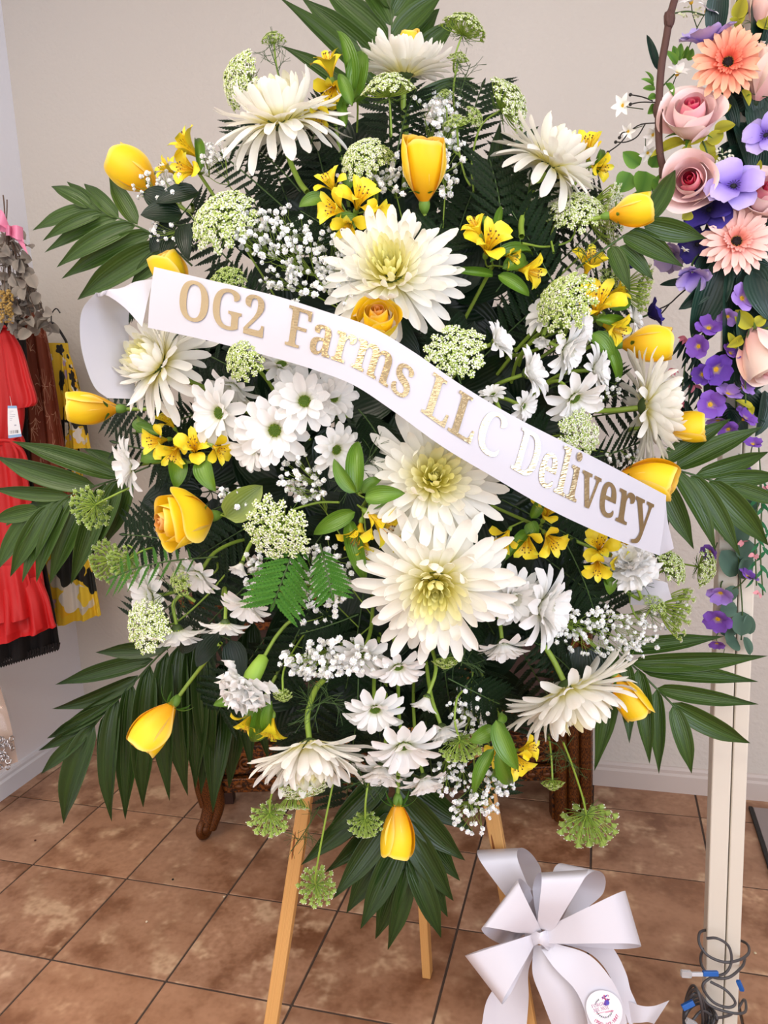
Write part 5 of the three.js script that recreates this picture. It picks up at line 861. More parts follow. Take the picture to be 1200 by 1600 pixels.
sprayAt('lime green leaves round the upper pink rose', 1.44, [[1105, 205, 1068, 225, 18], [1112, 175, 1142, 165, 18], [1115, 205, 1148, 195, 20], [1105, 222, 1130, 208, 22], [1095, 222, 1115, 252, 22], [1070, 222, 1018, 245, 20], [1080, 228, 1062, 250, 18], [1116, 276, 1140, 268, 18], [1110, 240, 1122, 262, 12]], limeG, M.silk, [[1095, 215], [1100, 225], [1105, 240]]);
sprayAt('lime green leaves near the coral gerbera and the top right roses', 1.44, [[1160, 140, 1170, 165, 14], [1150, 30, 1162, -5, 24], [1150, 40, 1140, 30, 14], [1185, 30, 1205, 45, 18], [1160, 20, 1150, 45, 16], [1182, 268, 1188, 250, 10]], limeG, M.silk, [[1160, 40], [1162, 80], [1165, 140]]);
sprayAt('lime leaf buds beside the violets and the pale pink rose bud', 1.4, [[1175, 512, 1150, 485, 24], [1178, 508, 1196, 496, 18], [1160, 528, 1136, 542, 16], [1150, 545, 1138, 520, 12], [1176, 640, 1150, 626, 12], [1172, 636, 1176, 648, 10], [1080, 330, 1066, 342, 20]], limeG, M.silk, [[1170, 515], [1165, 560], [1165, 630]]);
sprayAt('fresh green vine leaves left of the lower pink rose', 1.46, [[1000, 258, 974, 238, 24], [985, 270, 968, 300, 34], [1010, 268, 1000, 305, 40], [1020, 280, 1045, 300, 30], [1018, 262, 1030, 235, 24], [1010, 300, 985, 345, 36], [1032, 300, 1050, 330, 30], [1018, 330, 1018, 368, 22], [1045, 300, 1060, 262, 20]], freshG, M.silk, [[1022, 280], [1020, 300], [1035, 330]]);
sprayAt('tall dark green blade leaves behind the coral gerbera', 1.46, [[1180, 95, 1172, -30, 46], [1118, 60, 1128, -40, 34], [1188, 85, 1205, 10, 30], [1028, 110, 1011, 56, 12], [1150, 30, 1190, -40, 30]], tealG, M.leaf, [[1160, 100], [1170, 60], [1180, 20]]);
sprayAt('large blue-green leaves hanging below the pale pink gerbera', 1.44, [[1130, 405, 1082, 525, 52], [1120, 430, 1062, 482, 30], [1140, 420, 1130, 560, 60], [1175, 470, 1165, 560, 60], [1180, 420, 1205, 500, 60], [1160, 420, 1200, 460, 50], [1075, 440, 1032, 445, 12], [1110, 400, 1085, 440, 34]], tealG, M.leaf, [[1130, 410], [1140, 470], [1150, 540]]);
sprayAt('dark leaves filling the space right of the roses', 1.49, [[1150, 190, 1170, 270, 46], [1180, 150, 1190, 230, 50], [1140, 200, 1150, 250, 34], [1160, 230, 1130, 275, 40], [1190, 230, 1165, 300, 46], [1120, 280, 1090, 330, 40], [1180, 330, 1205, 400, 50], [1120, 140, 1150, 215, 26], [1135, 330, 1105, 400, 44], [1180, 180, 1160, 120, 34], [1120, 460, 1105, 530, 40], [1165, 540, 1170, 620, 50], [1150, 610, 1200, 660, 40], [1130, 560, 1110, 640, 44], [1195, 610, 1180, 680, 40], [1140, 640, 1160, 690, 30]], tealG, M.leaf, [[1150, 200], [1155, 330], [1150, 500], [1150, 640]]);
sprayAt('dark leaf clump behind the roses and the pale pink gerbera', 1.52, [[1165, 150, 1120, 180, 44], [1160, 180, 1195, 150, 44], [1165, 250, 1120, 235, 50], [1170, 260, 1205, 280, 46], [1150, 300, 1100, 300, 50], [1150, 350, 1100, 380, 56], [1150, 400, 1105, 450, 56], [1160, 430, 1205, 420, 56], [1150, 480, 1110, 500, 56], [1155, 500, 1205, 520, 56], [1150, 560, 1110, 590, 56], [1160, 580, 1205, 590, 56], [1150, 640, 1115, 660, 40]], tealG, M.leaf, [[1155, 160], [1155, 330], [1152, 500], [1150, 640]]);
sprayAt('fine dark green sprigs behind the twig and lilac anemone', 1.45, [[1055, 95, 1052, 72, 12], [1062, 95, 1064, 68, 12], [1068, 92, 1074, 72, 12], [1075, 95, 1082, 76, 12], [1058, 100, 1040, 80, 12], [1020, 130, 1008, 112, 10], [1022, 135, 1002, 124, 10], [1024, 140, 1005, 138, 10], [1026, 150, 1012, 155, 12], [1024, 165, 1012, 178, 14], [1042, 160, 1035, 175, 16], [1045, 170, 1050, 200, 20], [1035, 190, 1020, 175, 12], [1040, 130, 1052, 150, 12]], freshG, M.silk, [[1060, 110], [1040, 130], [1025, 150], [1040, 190]]);
sprayAt('round blue-green eucalyptus leaves trailing down the cream post', 1.5, [[1158, 875, 1170, 845, 40], [1150, 900, 1128, 862, 36], [1162, 905, 1165, 870, 40], [1150, 935, 1134, 920, 26], [1152, 950, 1126, 952, 26], [1160, 955, 1158, 992, 30], [1168, 960, 1172, 990, 18], [1154, 985, 1124, 985, 18], [1152, 1000, 1136, 1005, 34], [1162, 995, 1172, 1022, 18], [1140, 850, 1158, 820, 40], [1130, 830, 1120, 790, 34], [1160, 830, 1170, 790, 34], [1145, 800, 1130, 760, 34], [1160, 800, 1180, 770, 30]], eucG, M.silk, [[1140, 760], [1150, 830], [1156, 900], [1160, 960], [1158, 1000]]);
sprayAt('narrow hanging leaves with pink tips left of the violets', 1.46, [...Array(30)].map((_, i) => { const x = 1062 + (i * 37) % 34, y = 530 + i * 4; return [x + 6, y, x - 12 + (i % 5) * 5, y + 26, 6.5]; }), tealG, M.leaf, [[1098, 520], [1082, 570], [1075, 640]]);
sprayAt('green trailing sprig at the right edge over the post', 1.47, [...Array(26)].map((_, i) => { const x = 1178 + (i * 29) % 24, y = 735 + i * 7; return [x, y, x + ((i % 2) ? 14 : -14), y + 16, 6]; }), [blade({ L: 1, W: 1, nu: 1, nv: 5, shape: lance, bend: (t) => 0.3 - 0.6 * t, color: () => lin('#1f6b3c') })], M.silk, [[1185, 690], [1190, 780], [1188, 860], [1192, 930]]);
sprayAt('pink sprig tips hanging beside the yellow rose', 1.45, [...Array(16)].map((_, i) => { const c = [[1072, 527], [1050, 575], [1060, 628], [1085, 602]][i % 4]; const a = 3.2 + (i * 0.9) % 3.1; return [c[0], c[1], c[0] + 13 * Math.cos(a), c[1] + 13 * Math.abs(Math.sin(a)), 6]; }), [blade({ L: 1, W: 1, nu: 1, nv: 5, shape: ovate, bend: (t) => 0.3 - 0.6 * t, color: () => lin('#c56a78') })], M.silk, [[1085, 515], [1072, 560], [1065, 620]]);
sprayAt('pale pink tips on the green trailing sprig', 1.46, [...Array(10)].map((_, i) => { const c = [[1160, 845], [1178, 865], [1196, 760], [1186, 925]][i % 4]; const a = i * 1.1; return [c[0], c[1], c[0] + 10 * Math.cos(a), c[1] + 10 * Math.abs(Math.sin(a)), 7]; }), [blade({ L: 1, W: 1, nu: 1, nv: 5, shape: ovate, bend: (t) => 0.3 - 0.6 * t, color: () => lin('#e0959a') })], M.silk, [[1190, 740], [1180, 830], [1182, 915]]);
sprayAt('tiny cream filler flowers under the upper pink rose', 1.43, [...Array(30)].map((_, i) => { const x = 1118 + (i * 17) % 26, y = 236 + (i * 11) % 28, a = i * 2.4; return [x, y, x + 6 * Math.cos(a), y + 6 * Math.sin(a), 5]; }), [blade({ L: 1, W: 1, nu: 1, nv: 4, shape: ovate, bend: (t) => 0.3 - 0.6 * t, color: () => lin('#f2f0d8') })], M.silk, [[1128, 232], [1130, 250], [1132, 266]]);
sprayAt('tiny pale green filler flowers at the top beside the twig', 1.45, [...Array(34)].map((_, i) => { const x = 1045 + (i * 19) % 56, y = 12 + (i * 7) % 18, a = i * 2.4; return [x, y, x + 6 * Math.cos(a), y + 6 * Math.sin(a), 4]; }), [blade({ L: 1, W: 1, nu: 1, nv: 4, shape: ovate, bend: (t) => 0.3 - 0.6 * t, color: () => lin('#dfe0b4') })], M.silk, [[1100, 24], [1075, 18], [1048, 22]]);
{
  const b = STD({ color: '#5a3c34', roughness: 0.75, bumpMap: veinBump, bumpScale: 0.002 });
  const tw = thing('grapevine_twig', 'brown woody twig curving down beside the coral gerbera', 'twig', at(1040, 80, onPost(1040, 80, 1.43))), W = (x, y, d) => at(x, y, onPost(x, y, d)).sub(tw.position);
  part('branch', tube([[1060, -20, 1.44], [1050, 14, 1.435], [1046, 30, 1.43], [1041, 60, 1.43], [1034, 100, 1.425], [1030, 150, 1.42], [1029, 200, 1.42], [1032, 245, 1.42], [1040, 275, 1.43], [1055, 320, 1.46]].map((p) => W(...p)), 0.0058, 60, 9), b, tw);
  const k = new THREE.IcosahedronGeometry(0.0088, 2); const kp = k.attributes.position; for (let i = 0; i < kp.count; i++) { const s = 1 + 0.2 * noise.noise(kp.getX(i) * 300, kp.getY(i) * 300, kp.getZ(i) * 300); kp.setXYZ(i, kp.getX(i) * s, kp.getY(i) * s * 1.6, kp.getZ(i) * s); } k.computeVertexNormals();
  for (const [x, y] of [[1046, 30], [1029, 172], [1038, 268]]) put('knot', k, b, tw, W(x, y, 1.427));
  const bl = STD({ color: '#2a2622', roughness: 0.8 });
  const t2 = thing('berry_twig', 'thin black twig with tiny buds left of the grapevine twig', 'twig', at(1030, 205, onPost(1030, 205, 1.45))), W2 = (x, y) => at(x, y, onPost(x, y, 1.45)).sub(t2.position);
  for (const l of [[[1028, 192], [1000, 195], [985, 205], [968, 225], [950, 238]], [[1008, 194], [995, 214], [978, 222], [962, 222]], [[985, 205], [972, 208], [968, 215]], [[1025, 160], [1000, 160], [985, 163]], [[1020, 158], [1005, 152], [985, 148]]]) { part('branch', tube(l.map((p) => W2(...p)), 0.0011, 14, 5), bl, t2); const e = W2(...l[l.length - 1]); put('bud', new THREE.IcosahedronGeometry(0.0028, 1), bl, t2, e); }
  const t3 = thing('bare_twig', 'thin dark forked twig above the right yellow rose', 'twig', at(1072, 448, onPost(1072, 448, 1.46))), W3 = (x, y) => at(x, y, onPost(x, y, 1.46)).sub(t3.position);
  for (const l of [[[1080, 445], [1060, 462], [1046, 475], [1030, 483]], [[1046, 475], [1035, 488], [1022, 500]]]) part('branch', tube(l.map((p) => W3(...p)), 0.0013, 12, 5), bl, t3);
}

// ---------------------------------------------------------------- antique cabinet behind the spray
{
  const tex = dataTex(512, (u, v) => { const n = fbm(u, v, 9, 4, 51), g = fbm(u, v, 40, 2, 8); const c = mix3([150, 100, 44], [30, 18, 10], sstep(n + g * 0.5, -0.12, 0.15)); return c.map((x) => x + g * 30); }, true); tex.repeat.set(9, 9);
  const gilt = STD({ color: '#e2c08a', map: tex, roughness: 0.42, metalness: 0.35 }), dark = STD({ color: '#3a241c', roughness: 0.45 });
  const cab = thing('antique_cabinet', 'carved dark and gilt antique cabinet with scroll foot behind the spray', 'cabinet', V(0.124, 0, -0.544), new THREE.Quaternion().setFromAxisAngle(V(0, 1, 0), 0.268));
  const Wd = 1.09, Dp = 0.2, leg = [];
  // scroll-footed cabriole leg
  part('leg', (() => { const l = [tube([V(0.02, 0.33, 0), V(0.03, 0.28, 0.012), V(0.008, 0.2, 0.02), V(0.012, 0.1, 0.01), V(-0.004, 0.035, 0.02)], 0.022, 30, 9), tube([V(0.045, 0.33, 0.004), V(0.058, 0.27, 0.02), V(0.042, 0.19, 0.024), V(0.04, 0.1, 0.012), V(0.012, 0.03, 0.02)], 0.016, 30, 8), tube([V(-0.004, 0.33, 0.004), V(-0.006, 0.26, 0.02), V(-0.018, 0.18, 0.02), V(-0.006, 0.1, 0.02)], 0.009, 20, 7)]; const t = new THREE.TorusGeometry(0.022, 0.011, 8, 18); t.rotateY(Math.PI / 2 - 0.5); t.translate(-0.006, 0.033, 0.024); l.push(white(t)); const s = new THREE.SphereGeometry(0.02, 12, 8); s.translate(-0.006, 0.034, 0.024); l.push(white(s)); for (let i = 0; i < 8; i++) { const q = new THREE.TorusGeometry(0.016 - i * 0.0008, 0.005, 5, 12); q.rotateY(0.3); q.translate(0.03 - i * 0.002, 0.31 - i * 0.022, 0.026); l.push(white(q)); } return mergeI(l); })(), gilt, cab);
  part('pilaster', (() => { const l = []; for (let i = 0; i < 3; i++) { const c = new THREE.CylinderGeometry(0.019, 0.019, 0.7, 14); c.translate(Wd - 0.045 + i * 0.036, 0.352, 0.0); l.push(white(c)); } l.push(white(box(Wd - 0.07, 0, -0.05, Wd + 0.05, 0.72, -0.006))); return merge(l); })(), gilt, cab);
  part('leg', white(box(0.0, 0, -Dp, 0.04, 0.3, -Dp + 0.04)), dark, cab); part('leg', white(box(Wd - 0.03, 0, -Dp, Wd + 0.01, 0.3, -Dp + 0.04)), dark, cab);
  part('body', rbox(0.03, 0.18, -Dp, Wd - 0.05, 0.7, -0.03, 0.004), dark, cab);
  part('apron', (() => { const l = [white(rbox(0.04, 0.13, -0.04, Wd - 0.07, 0.175, 0.004, 0.004)), white(rbox(0.04, 0.255, -0.04, Wd - 0.07, 0.275, 0.0, 0.003)), white(rbox(0.04, 0.18, -0.035, Wd - 0.07, 0.25, -0.012, 0.003))]; for (let i = 0; i < 22; i++) { const x = 0.08 + i * 0.043; const t = new THREE.TorusGeometry(0.016, 0.0055, 6, 14, 5); t.rotateZ(i % 2 ? 0.4 : 2.6); t.translate(x, 0.215, -0.008); l.push(white(t)); const b = new THREE.SphereGeometry(0.009, 8, 6); b.scale(1.6, 1, 0.7); b.translate(x + 0.02, 0.15, 0.004); l.push(white(b)); } return mergeI(l.map((g) => g)); })(), gilt, cab);
  part('moulding', mergeI([rbox(0.05, 0.33, -0.035, Wd - 0.07, 0.35, -0.012, 0.003), rbox(0.05, 0.62, -0.035, Wd - 0.07, 0.645, -0.012, 0.003)].map(white)), gilt, cab);
  part('top', rbox(-0.03, 0.7, -Dp - 0.01, Wd + 0.05, 0.74, 0.03, 0.008), gilt, cab);
}

// ---------------------------------------------------------------- clothes hanging by the left wall
function garment(o, name, rows, mat, { pleats = 9, amp = 0.05, n = 90, flat = 0.4, label, th0 = 0 } = {}) {   // rows: [left x, right x, y, depth, pleat strength]
  const pos = [], uv = [], idx = [], Rn = 60, cL = new THREE.CatmullRomCurve3(rows.map((r) => at(r[0], r[2], r[3]))), cR = new THREE.CatmullRomCurve3(rows.map((r) => at(r[1], r[5] ?? r[2], r[3]))), out = CAMZ(); out.y = 0; out.normalize();
  for (let i = 0; i <= Rn; i++) {
    const t = i / Rn, a = cL.getPoint(t), b = cR.getPoint(t), c = a.clone().add(b).multiplyScalar(0.5), h = b.clone().sub(a).multiplyScalar(0.5), f = t * (rows.length - 1), k = Math.min(rows.length - 2, Math.floor(f)), pl = lerp(rows[k][4], rows[k + 1][4], f - k), w = h.length();
    for (let j = 0; j <= n; j++) { const q = j / n * 6.2832, r = 1 + amp * pl * Math.sin(q * pleats + Math.sin(t * 3 + q) * 0.8 + th0) + 0.4 * amp * pl * Math.sin(q * pleats * 2.3 + 1); const p = c.clone().addScaledVector(h, Math.cos(q) * (1 + 0.25 * (r - 1))).addScaledVector(out, Math.sin(q) * w * flat * r + (r - 1) * 0.06); pos.push(p.x - o.position.x, p.y - o.position.y, p.z - o.position.z); uv.push(j / n, t); }
  }
  for (let i = 0; i < Rn; i++) for (let j = 0; j < n; j++) { const a = i * (n + 1) + j; idx.push(a, a + 1, a + n + 2, a, a + n + 2, a + n + 1); }
  const g = new THREE.BufferGeometry(); g.setAttribute('position', new THREE.Float32BufferAttribute(pos, 3)); g.setAttribute('uv', new THREE.Float32BufferAttribute(uv, 2)); g.setIndex(idx); g.computeVertexNormals(); return part(name, g, mat, o, label);
}
function hanger(label, x, y, w, d, color, group) {
  const o = thing('hanger', label, 'hanger', at(x, y, d), null, group), W = (a, b) => at(a, b, d).sub(o.position), m = STD({ color, roughness: 0.4 });
  part('hook', tube([W(x, y), W(x + 1, y - 14), W(x + 8, y - 22), W(x + 14, y - 15)], 0.0022, 14, 6), m, o);
  part('shoulder_bar', tube([W(x - w, y + 34), W(x - w + 4, y + 24), W(x, y), W(x + w - 5, y + 22), W(x + w, y + 34), W(x + w - 6, y + 40), W(x, y + 36), W(x - w, y + 34)], 0.0045, 40, 7), m, o);
}
const red = PHY({ color: '#c40f12', roughness: 0.6, sheen: 0.3, sheenRoughness: 0.5, sheenColor: new THREE.Color('#ff5040') });
{
  const o = thing('red_dress', 'bright red ruffled dress with a tie waist hanging at the left edge', 'dress', at(20, 700, 2.3));
  garment(o, 'bodice', [[-52, 8, 508, 2.3, 0], [-52, 28, 540, 2.3, 0.5], [-52, 34, 600, 2.3, 1], [-52, 38, 650, 2.3, 1], [-50, 30, 694, 2.3, 1]], red, { amp: 0.05, pleats: 7 });
  garment(o, 'sleeve', [[-4, 14, 512, 2.24, 0], [2, 34, 545, 2.228, 0.6], [8, 48, 590, 2.216, 1], [14, 58, 628, 2.216, 1], [14, 54, 642, 2.216, 1, 634]], red, { amp: 0.08, pleats: 4, flat: 0.5 });
  garment(o, 'skirt', [[-52, 30, 690, 2.3, 0.6], [-52, 42, 740, 2.3, 1], [-52, 56, 830, 2.3, 1], [-52, 70, 920, 2.288, 1.2], [-52, 78, 964, 2.288, 1.4, 958]], red, { amp: 0.07, pleats: 9 });
  garment(o, 'ruffle', [[-52, 62, 900, 2.276, 0.6], [-52, 76, 935, 2.264, 1.2], [-52, 86, 985, 2.264, 2.12, 975], [-52, 88, 1012, 2.264, 2, 978]], red, { amp: 0.08, pleats: 10 });
  garment(o, 'ruffle', [[-52, 40, 880, 2.252, 0.4], [-52, 50, 920, 2.246, 1], [-52, 60, 978, 2.24, 1.6, 960]], red, { amp: 0.08, pleats: 8, th0: 1 });
  part('waist_tie', (() => { const l = [[[-20, 690], [10, 688], [32, 692]], [[18, 690], [34, 704], [44, 730]], [[18, 690], [28, 712], [24, 740]], [[16, 690], [30, 680], [36, 694], [18, 694]]].map((q) => tube(q.map(([x, y]) => at(x, y, 2.216).sub(o.position)), 0.006, 14, 6)); return mergeI(l); })(), red, o);
  const tagM = STD({ color: '#ffffff', roughness: 0.6, map: canvasTex(128, 256, (c) => { c.fillStyle = '#eef0f4'; c.fillRect(0, 0, 128, 256); c.fillStyle = '#8fb4dc'; c.fillRect(0, 0, 128, 20); c.fillRect(0, 232, 128, 24); c.fillStyle = '#444'; const q = rng(9); for (let x = 18; x < 110; x += 3 + q() * 5) c.fillRect(x, 196, 1 + q() * 3, 26); c.fillStyle = '#aab'; for (let y = 40; y < 120; y += 14) c.fillRect(24, y, 60 * q() + 20, 3); c.fillRect(70, 150, 22, 10); }) });
  const t = thing('price_tag', 'white and blue paper price tag hanging on the red dress sleeve', 'tag', at(20, 660, 2.144)); const g = strip([[12, 634, 26, 634, 2.144], [12, 660, 30, 659, 2.144], [13, 685, 34, 682, 2.15]], 10, 3, 0); g.attributes.uv.array.forEach(() => 0); { const uv = g.attributes.uv; for (let i = 0; i < uv.count; i++) uv.setXY(i, 1 - uv.getY(i), 1 - uv.getX(i)); } g.translate(-t.position.x, -t.position.y, -t.position.z); part('card', g, tagM, t); part('string', tube([at(18, 634, 2.144), at(16, 622, 2.18), at(14, 612, 2.24)].map((p) => p.sub(t.position)), 0.0006, 6, 4), STD({ color: '#dddddd' }), t);
}
{
  const o = thing('black_dress', 'black lace dress hanging behind the red one', 'dress', at(30, 800, 2.384)), m = STD({ color: '#17110f', roughness: 0.85 });
  garment(o, 'dress_body', [[-50, 34, 470, 2.384, 0], [-52, 42, 560, 2.384, 0.4], [-52, 44, 690, 2.384, 0.6], [-52, 66, 850, 2.384, 1], [-52, 88, 985, 2.384, 1.2, 975], [-52, 92, 1040, 2.384, 1.6, 1008]], m, { amp: 0.1, pleats: 12 });
  const l = []; for (let i = 0; i < 26; i++) { const x = -10 + i * 4, y = 1042 - i * 1.2; l.push(tube([at(x - 3, y - 8, 2.336), at(x, y + 4, 2.336), at(x + 3, y - 8, 2.336)].map((p) => p.sub(o.position)), 0.003, 8, 5)); } part('lace_hem', mergeI(l), m, o);
}
{
  const tex = canvasTex(512, 1024, (c, w, h) => { c.fillStyle = '#7a3315'; c.fillRect(0, 0, w, h); const q = rng(3); c.strokeStyle = '#c99a7c'; c.lineWidth = 2.6; for (let i = 0; i < 90; i++) { const x = q() * w, y = q() * h, a = q() * 6; for (let k = -2; k <= 2; k++) { c.beginPath(); c.moveTo(x, y); c.quadraticCurveTo(x + 26 * Math.cos(a + k * 0.4), y + 36 * Math.sin(a + k * 0.4), x + 34 * Math.cos(a + k * 0.62), y + 56 * Math.sin(a + k * 0.62)); c.stroke(); } } });
  tex.repeat.set(2, 1);
  const o = thing('brown_dress', 'rust brown dress printed with pale line leaves, third from the left edge', 'dress', at(85, 650, 2.48));
  garment(o, 'dress_body', [[20, 64, 488, 2.456, 0], [20, 76, 540, 2.456, 0.6], [26, 92, 640, 2.456, 1], [30, 104, 720, 2.456, 1], [34, 112, 800, 2.456, 1.2], [34, 112, 860, 2.456, 1.3]], STD({ color: '#ffffff', map: tex, roughness: 0.7 }), { amp: 0.12, pleats: 8 });
}
{
  const tex = canvasTex(512, 1024, (c, w, h) => { c.fillStyle = '#e9c229'; c.fillRect(0, 0, w, h); const q = rng(8); for (let i = 0; i < 60; i++) { c.fillStyle = ['#e9e2d6', '#1c1a16', '#f0b818', '#d6cdb8', '#b79ab4', '#20201a', '#f2cf3a'][i % 7]; c.save(); c.translate(q() * w, q() * h); c.rotate(q() * 6); c.beginPath(); const s = 34 + q() * 60; for (let k = 0; k <= 5; k++) { const a = k * 1.2566; c.quadraticCurveTo(s * 1.2 * Math.cos(a - 0.6), s * 1.2 * Math.sin(a - 0.6), s * 0.6 * Math.cos(a), s * 0.6 * Math.sin(a)); } c.fill(); c.restore(); } });
  tex.repeat.set(2, 1);
  const o = thing('floral_dress', 'yellow black and white flower print dress nearest the corner', 'dress', at(120, 750, 2.6));
  garment(o, 'dress_body', [[62, 106, 536, 2.6, 0], [64, 110, 570, 2.6, 0.5], [66, 122, 680, 2.6, 0.9], [66, 136, 800, 2.6, 1], [64, 148, 900, 2.6, 1.3], [64, 158, 978, 2.6, 1.6, 960]], STD({ color: '#ffffff', map: tex, roughness: 0.7 }), { amp: 0.1, pleats: 9 });
  garment(o, 'sleeve', [[96, 108, 552, 2.552, 0], [98, 118, 580, 2.54, 0.5], [102, 132, 640, 2.54, 1], [104, 142, 700, 2.54, 1]], STD({ color: '#ffffff', map: tex, roughness: 0.7 }), { amp: 0.1, pleats: 5, flat: 0.4 });
}
hanger('black plastic hanger holding the flower print dress', 80, 504, 24, 2.6, '#151414', 'clothes hangers');
{ // the rail that carries the clothes runs along the left wall
  const o = thing('clothes_rail', 'dark metal clothes rail along the left wall', 'rail', at(-40, 430, 2.36)), m = STD({ color: '#2a2a2c', metalness: 0.8, roughness: 0.35 });
  part('rail', tube([V(XL + 0.2, 1.62, -0.75), V(XL + 0.2, 1.62, 0), V(XL + 0.2, 1.62, 0.8)].map((p) => p.sub(o.position)), 0.012, 10, 10), m, o);
  for (const z of [-0.7, 0.7]) part('bracket', tube([V(XL, 1.62, z), V(XL + 0.1, 1.62, z), V(XL + 0.2, 1.62, z)].map((p) => p.sub(o.position)), 0.009, 6, 8), m, o);
}
{ // dried bunch with a pink bow
  const G = [0, 1, 2].map((v) => blade({ L: 1, W: 0.9, nu: 3, nv: 6, shape: (t) => Math.sqrt(Math.max(0, Math.sin(Math.PI * t))), cup: 0.3, bend: (t) => 0.4 - 0.9 * t + v * 0.2, color: (t, s) => mix3(lin('#6f6a62'), lin('#a79d90'), 0.4 + 0.5 * Math.abs(s) - 0.1 * v) }));
  const m = STD({ color: '#ffffff', vertexColors: true, roughness: 0.8 }), o = thing('dried_bunch', 'hanging bunch of grey-beige dried eucalyptus leaves at the left edge', 'dried flowers', at(12, 360, 2.18)), st = [];
  for (let i = 0; i < 150; i++) { const t = Math.pow(R(), 0.8), x = lerp(10, 40, t) + rr(-1, 1) * lerp(14, 42, t), y = 362 + t * 150 + rr(-10, 10) - Math.max(0, 20 - x) * 0.3, d = 2.168 + rr(-0.05, 0.08), a = at(x, y, d).sub(o.position), p = rr(0, 6.28), b = at(x + 17 * Math.cos(p), y + 10 * Math.sin(p) + 10, d - rr(0, 0.03)).sub(o.position); layBlade(part('leaf', G[i % 3], m, o), a, b, dirOf(R() * 360, rr(5, 60)), 0.95, rr(13, 22) * mpp(d)); if (i % 4 === 0) st.push(tube([V(0, 0.02, 0), a.clone().multiplyScalar(0.5), a], 0.0012, 6, 4)); }
  st.push(tube([at(8, 345, 2.18), at(6, 312, 2.18)].map((p) => p.sub(o.position)).concat([at(5, 305, 2.18).sub(o.position)]), 0.002, 4, 5), tube([at(10, 345, 2.18), at(11, 326, 2.18), at(11, 312, 2.18)].map((p) => p.sub(o.position)), 0.0018, 4, 5)); part('stems', mergeI(st), STD({ color: '#6b5648', roughness: 0.9 }), o);
  const cr = []; for (let i = 0; i < 120; i++) { const g = new THREE.IcosahedronGeometry(0.0038, 0), p = at(8 + rr(-8, 12), 470 + rr(-16, 34), 2.096 + rr(-0.01, 0.01)).sub(o.position); g.translate(p.x, p.y, p.z); cr.push(tint(g, mix3(lin('#a08040'), lin('#c4a45e'), R()))); } const c = part('seed_head', merge(cr), m, o, 'golden seed head'); c.userData.kind = 'stuff';
  const pk = PHY({ color: '#f08fb2', roughness: 0.45, sheen: 0.4, sheenRoughness: 0.4 }), b = thing('pink_bow', 'small pink ribbon bow tied round the dried bunch', 'bow', at(12, 360, 2.12)), inv = (g) => g.translate(-b.position.x, -b.position.y, -b.position.z);
  part('loop', inv(strip([[14, 352, 14, 360, 2.12], [4, 330, -2, 350, 2.102], [-14, 326, -16, 350, 2.12], [0, 345, 0, 362, 2.138], [14, 354, 14, 362, 2.132]], 24, 4, 0)), pk, b);
  part('loop', inv(strip([[14, 354, 14, 366, 2.12], [26, 352, 26, 374, 2.102], [36, 356, 37, 376, 2.12], [26, 358, 26, 376, 2.138], [14, 358, 14, 368, 2.132]], 24, 4, 0)), pk, b);
  part('tail', inv(strip([[12, 358, 20, 358, 2.12], [24, 372, 34, 370, 2.114], [34, 386, 44, 398, 2.12]], 14, 4, 0)), pk, b); part('knot', inv(strip([[9, 352, 9, 368, 2.126], [14, 352, 14, 368, 2.09], [19, 354, 19, 368, 2.126]], 10, 4, 0)), pk, b);
}
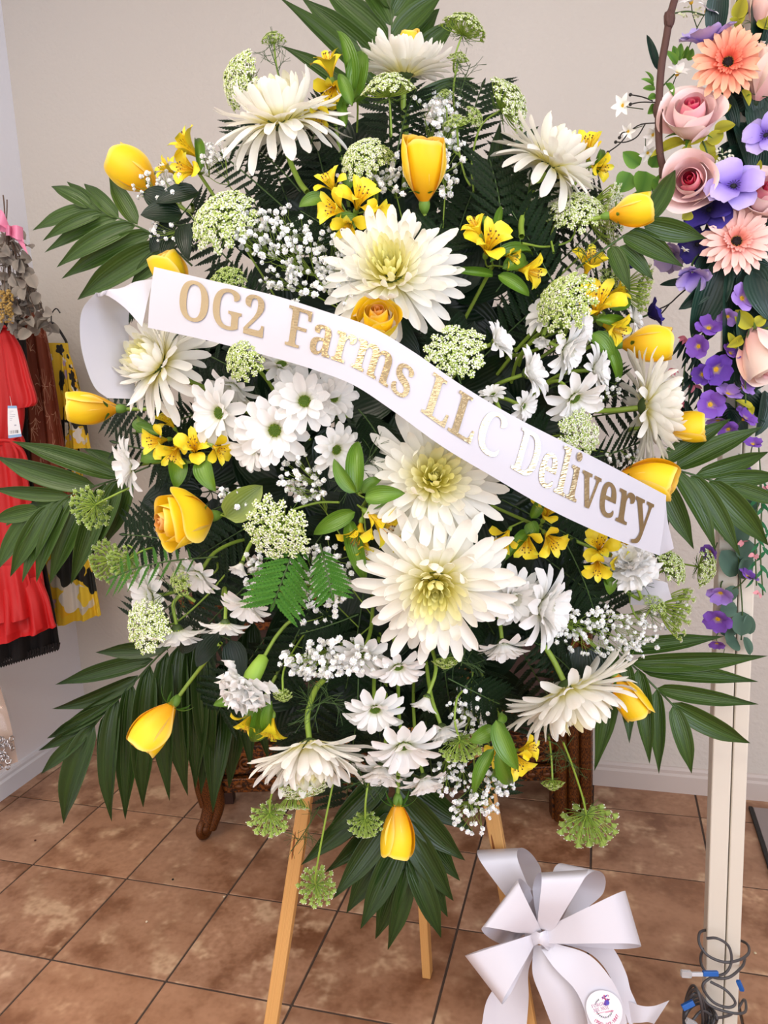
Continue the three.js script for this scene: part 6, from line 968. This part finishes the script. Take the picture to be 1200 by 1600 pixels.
{ // clear bag with silver pieces, hung low on the left wall
  const o = thing('plastic_bag', 'clear plastic bag with beige card and silver trinkets low at the left edge', 'bag', at(0, 1140, 2.36)), inv = (g) => g.translate(-o.position.x, -o.position.y, -o.position.z);
  part('card', inv(strip([[-36, 1060, -4, 1060, 2.384], [-36, 1130, 14, 1120, 2.372], [-36, 1215, 28, 1190, 2.36]], 12, 5, 0.01)), STD({ color: '#bfa898', roughness: 0.8 }), o);
  part('film', inv(strip([[-36, 1050, -2, 1052, 2.36], [-36, 1130, 18, 1120, 2.33], [-36, 1222, 33, 1195, 2.336]], 18, 8, -0.02)), PHY({ color: '#ffffff', transmission: 1, thickness: 0, roughness: 0.12, specularIntensity: 1 }), o);
  const g = new THREE.TorusGeometry(0.0075, 0.0024, 6, 12), s = STD({ color: '#d4d6da', metalness: 1, roughness: 0.22 }); for (let i = 0; i < 40; i++) put('trinket', g, s, o, at(-14 + 34 * R() - (i % 3) * 6, 1150 + 50 * R() + (i % 2) * 4, 2.342 - 0.008 * R()).sub(o.position), new THREE.Quaternion().setFromEuler(new THREE.Euler(R() * 6, R() * 6, R() * 6)));
}
{ // the corner of a grey mat behind the post
  const G = (x, y) => { const v = at(x, y, 1).sub(camera.position); return camera.position.clone().addScaledVector(v, -camera.position.y / v.y); }, a = G(1168, 1250), b = G(1203, 1380), x = (a.x + b.x) / 2;
  const o = thing('floor_mat', 'grey floor mat with a dark edge behind the cream post', 'mat', V(x, 0.0005, b.z));
  part('mat', rbox(0.012, 0, a.z - b.z + 0.05, 0.9, 0.007, -0.012, 0.002), STD({ color: '#9c8f8b', roughness: 0.95 }), o); part('edge', merge([rbox(0, 0, a.z - b.z + 0.05, 0.011, 0.009, 0, 0.002), rbox(0.012, 0, -0.011, 0.9, 0.009, 0, 0.002)]), STD({ color: '#2a2624', roughness: 0.8 }), o);
}
// crumbs fallen on the floor
{ const g = new THREE.IcosahedronGeometry(0.0035, 0); for (const [x, y, c, l] of [[270, 1374, '#1a1612', 'black crumb on the floor tile at the left'], [350, 1401, '#c9b497', 'pale crumb in the grout crossing'], [229, 1440, '#d8c3a4', 'pale crumb in the middle of a floor tile'], [55, 1313, '#4a2a22', 'brown crumb on the floor near the left wall'], [1180, 1489, '#d9c6a0', 'pale crumb right of the cream post']]) { const v = at(x, y, 1).sub(camera.position), p = camera.position.clone().addScaledVector(v, (0.0025 - camera.position.y) / v.y), m = new THREE.Mesh(g, STD({ color: c, roughness: 0.9 })); m.name = numbered('crumb'); m.position.copy(p); m.scale.y = 0.7; scene.add(m); tag(m, l, 'crumb', 'crumbs on the floor'); } }

scene.traverse((o) => { if (o.isMesh) { o.castShadow = true; o.receiveShadow = true; } });
renderer.render(scene, camera);
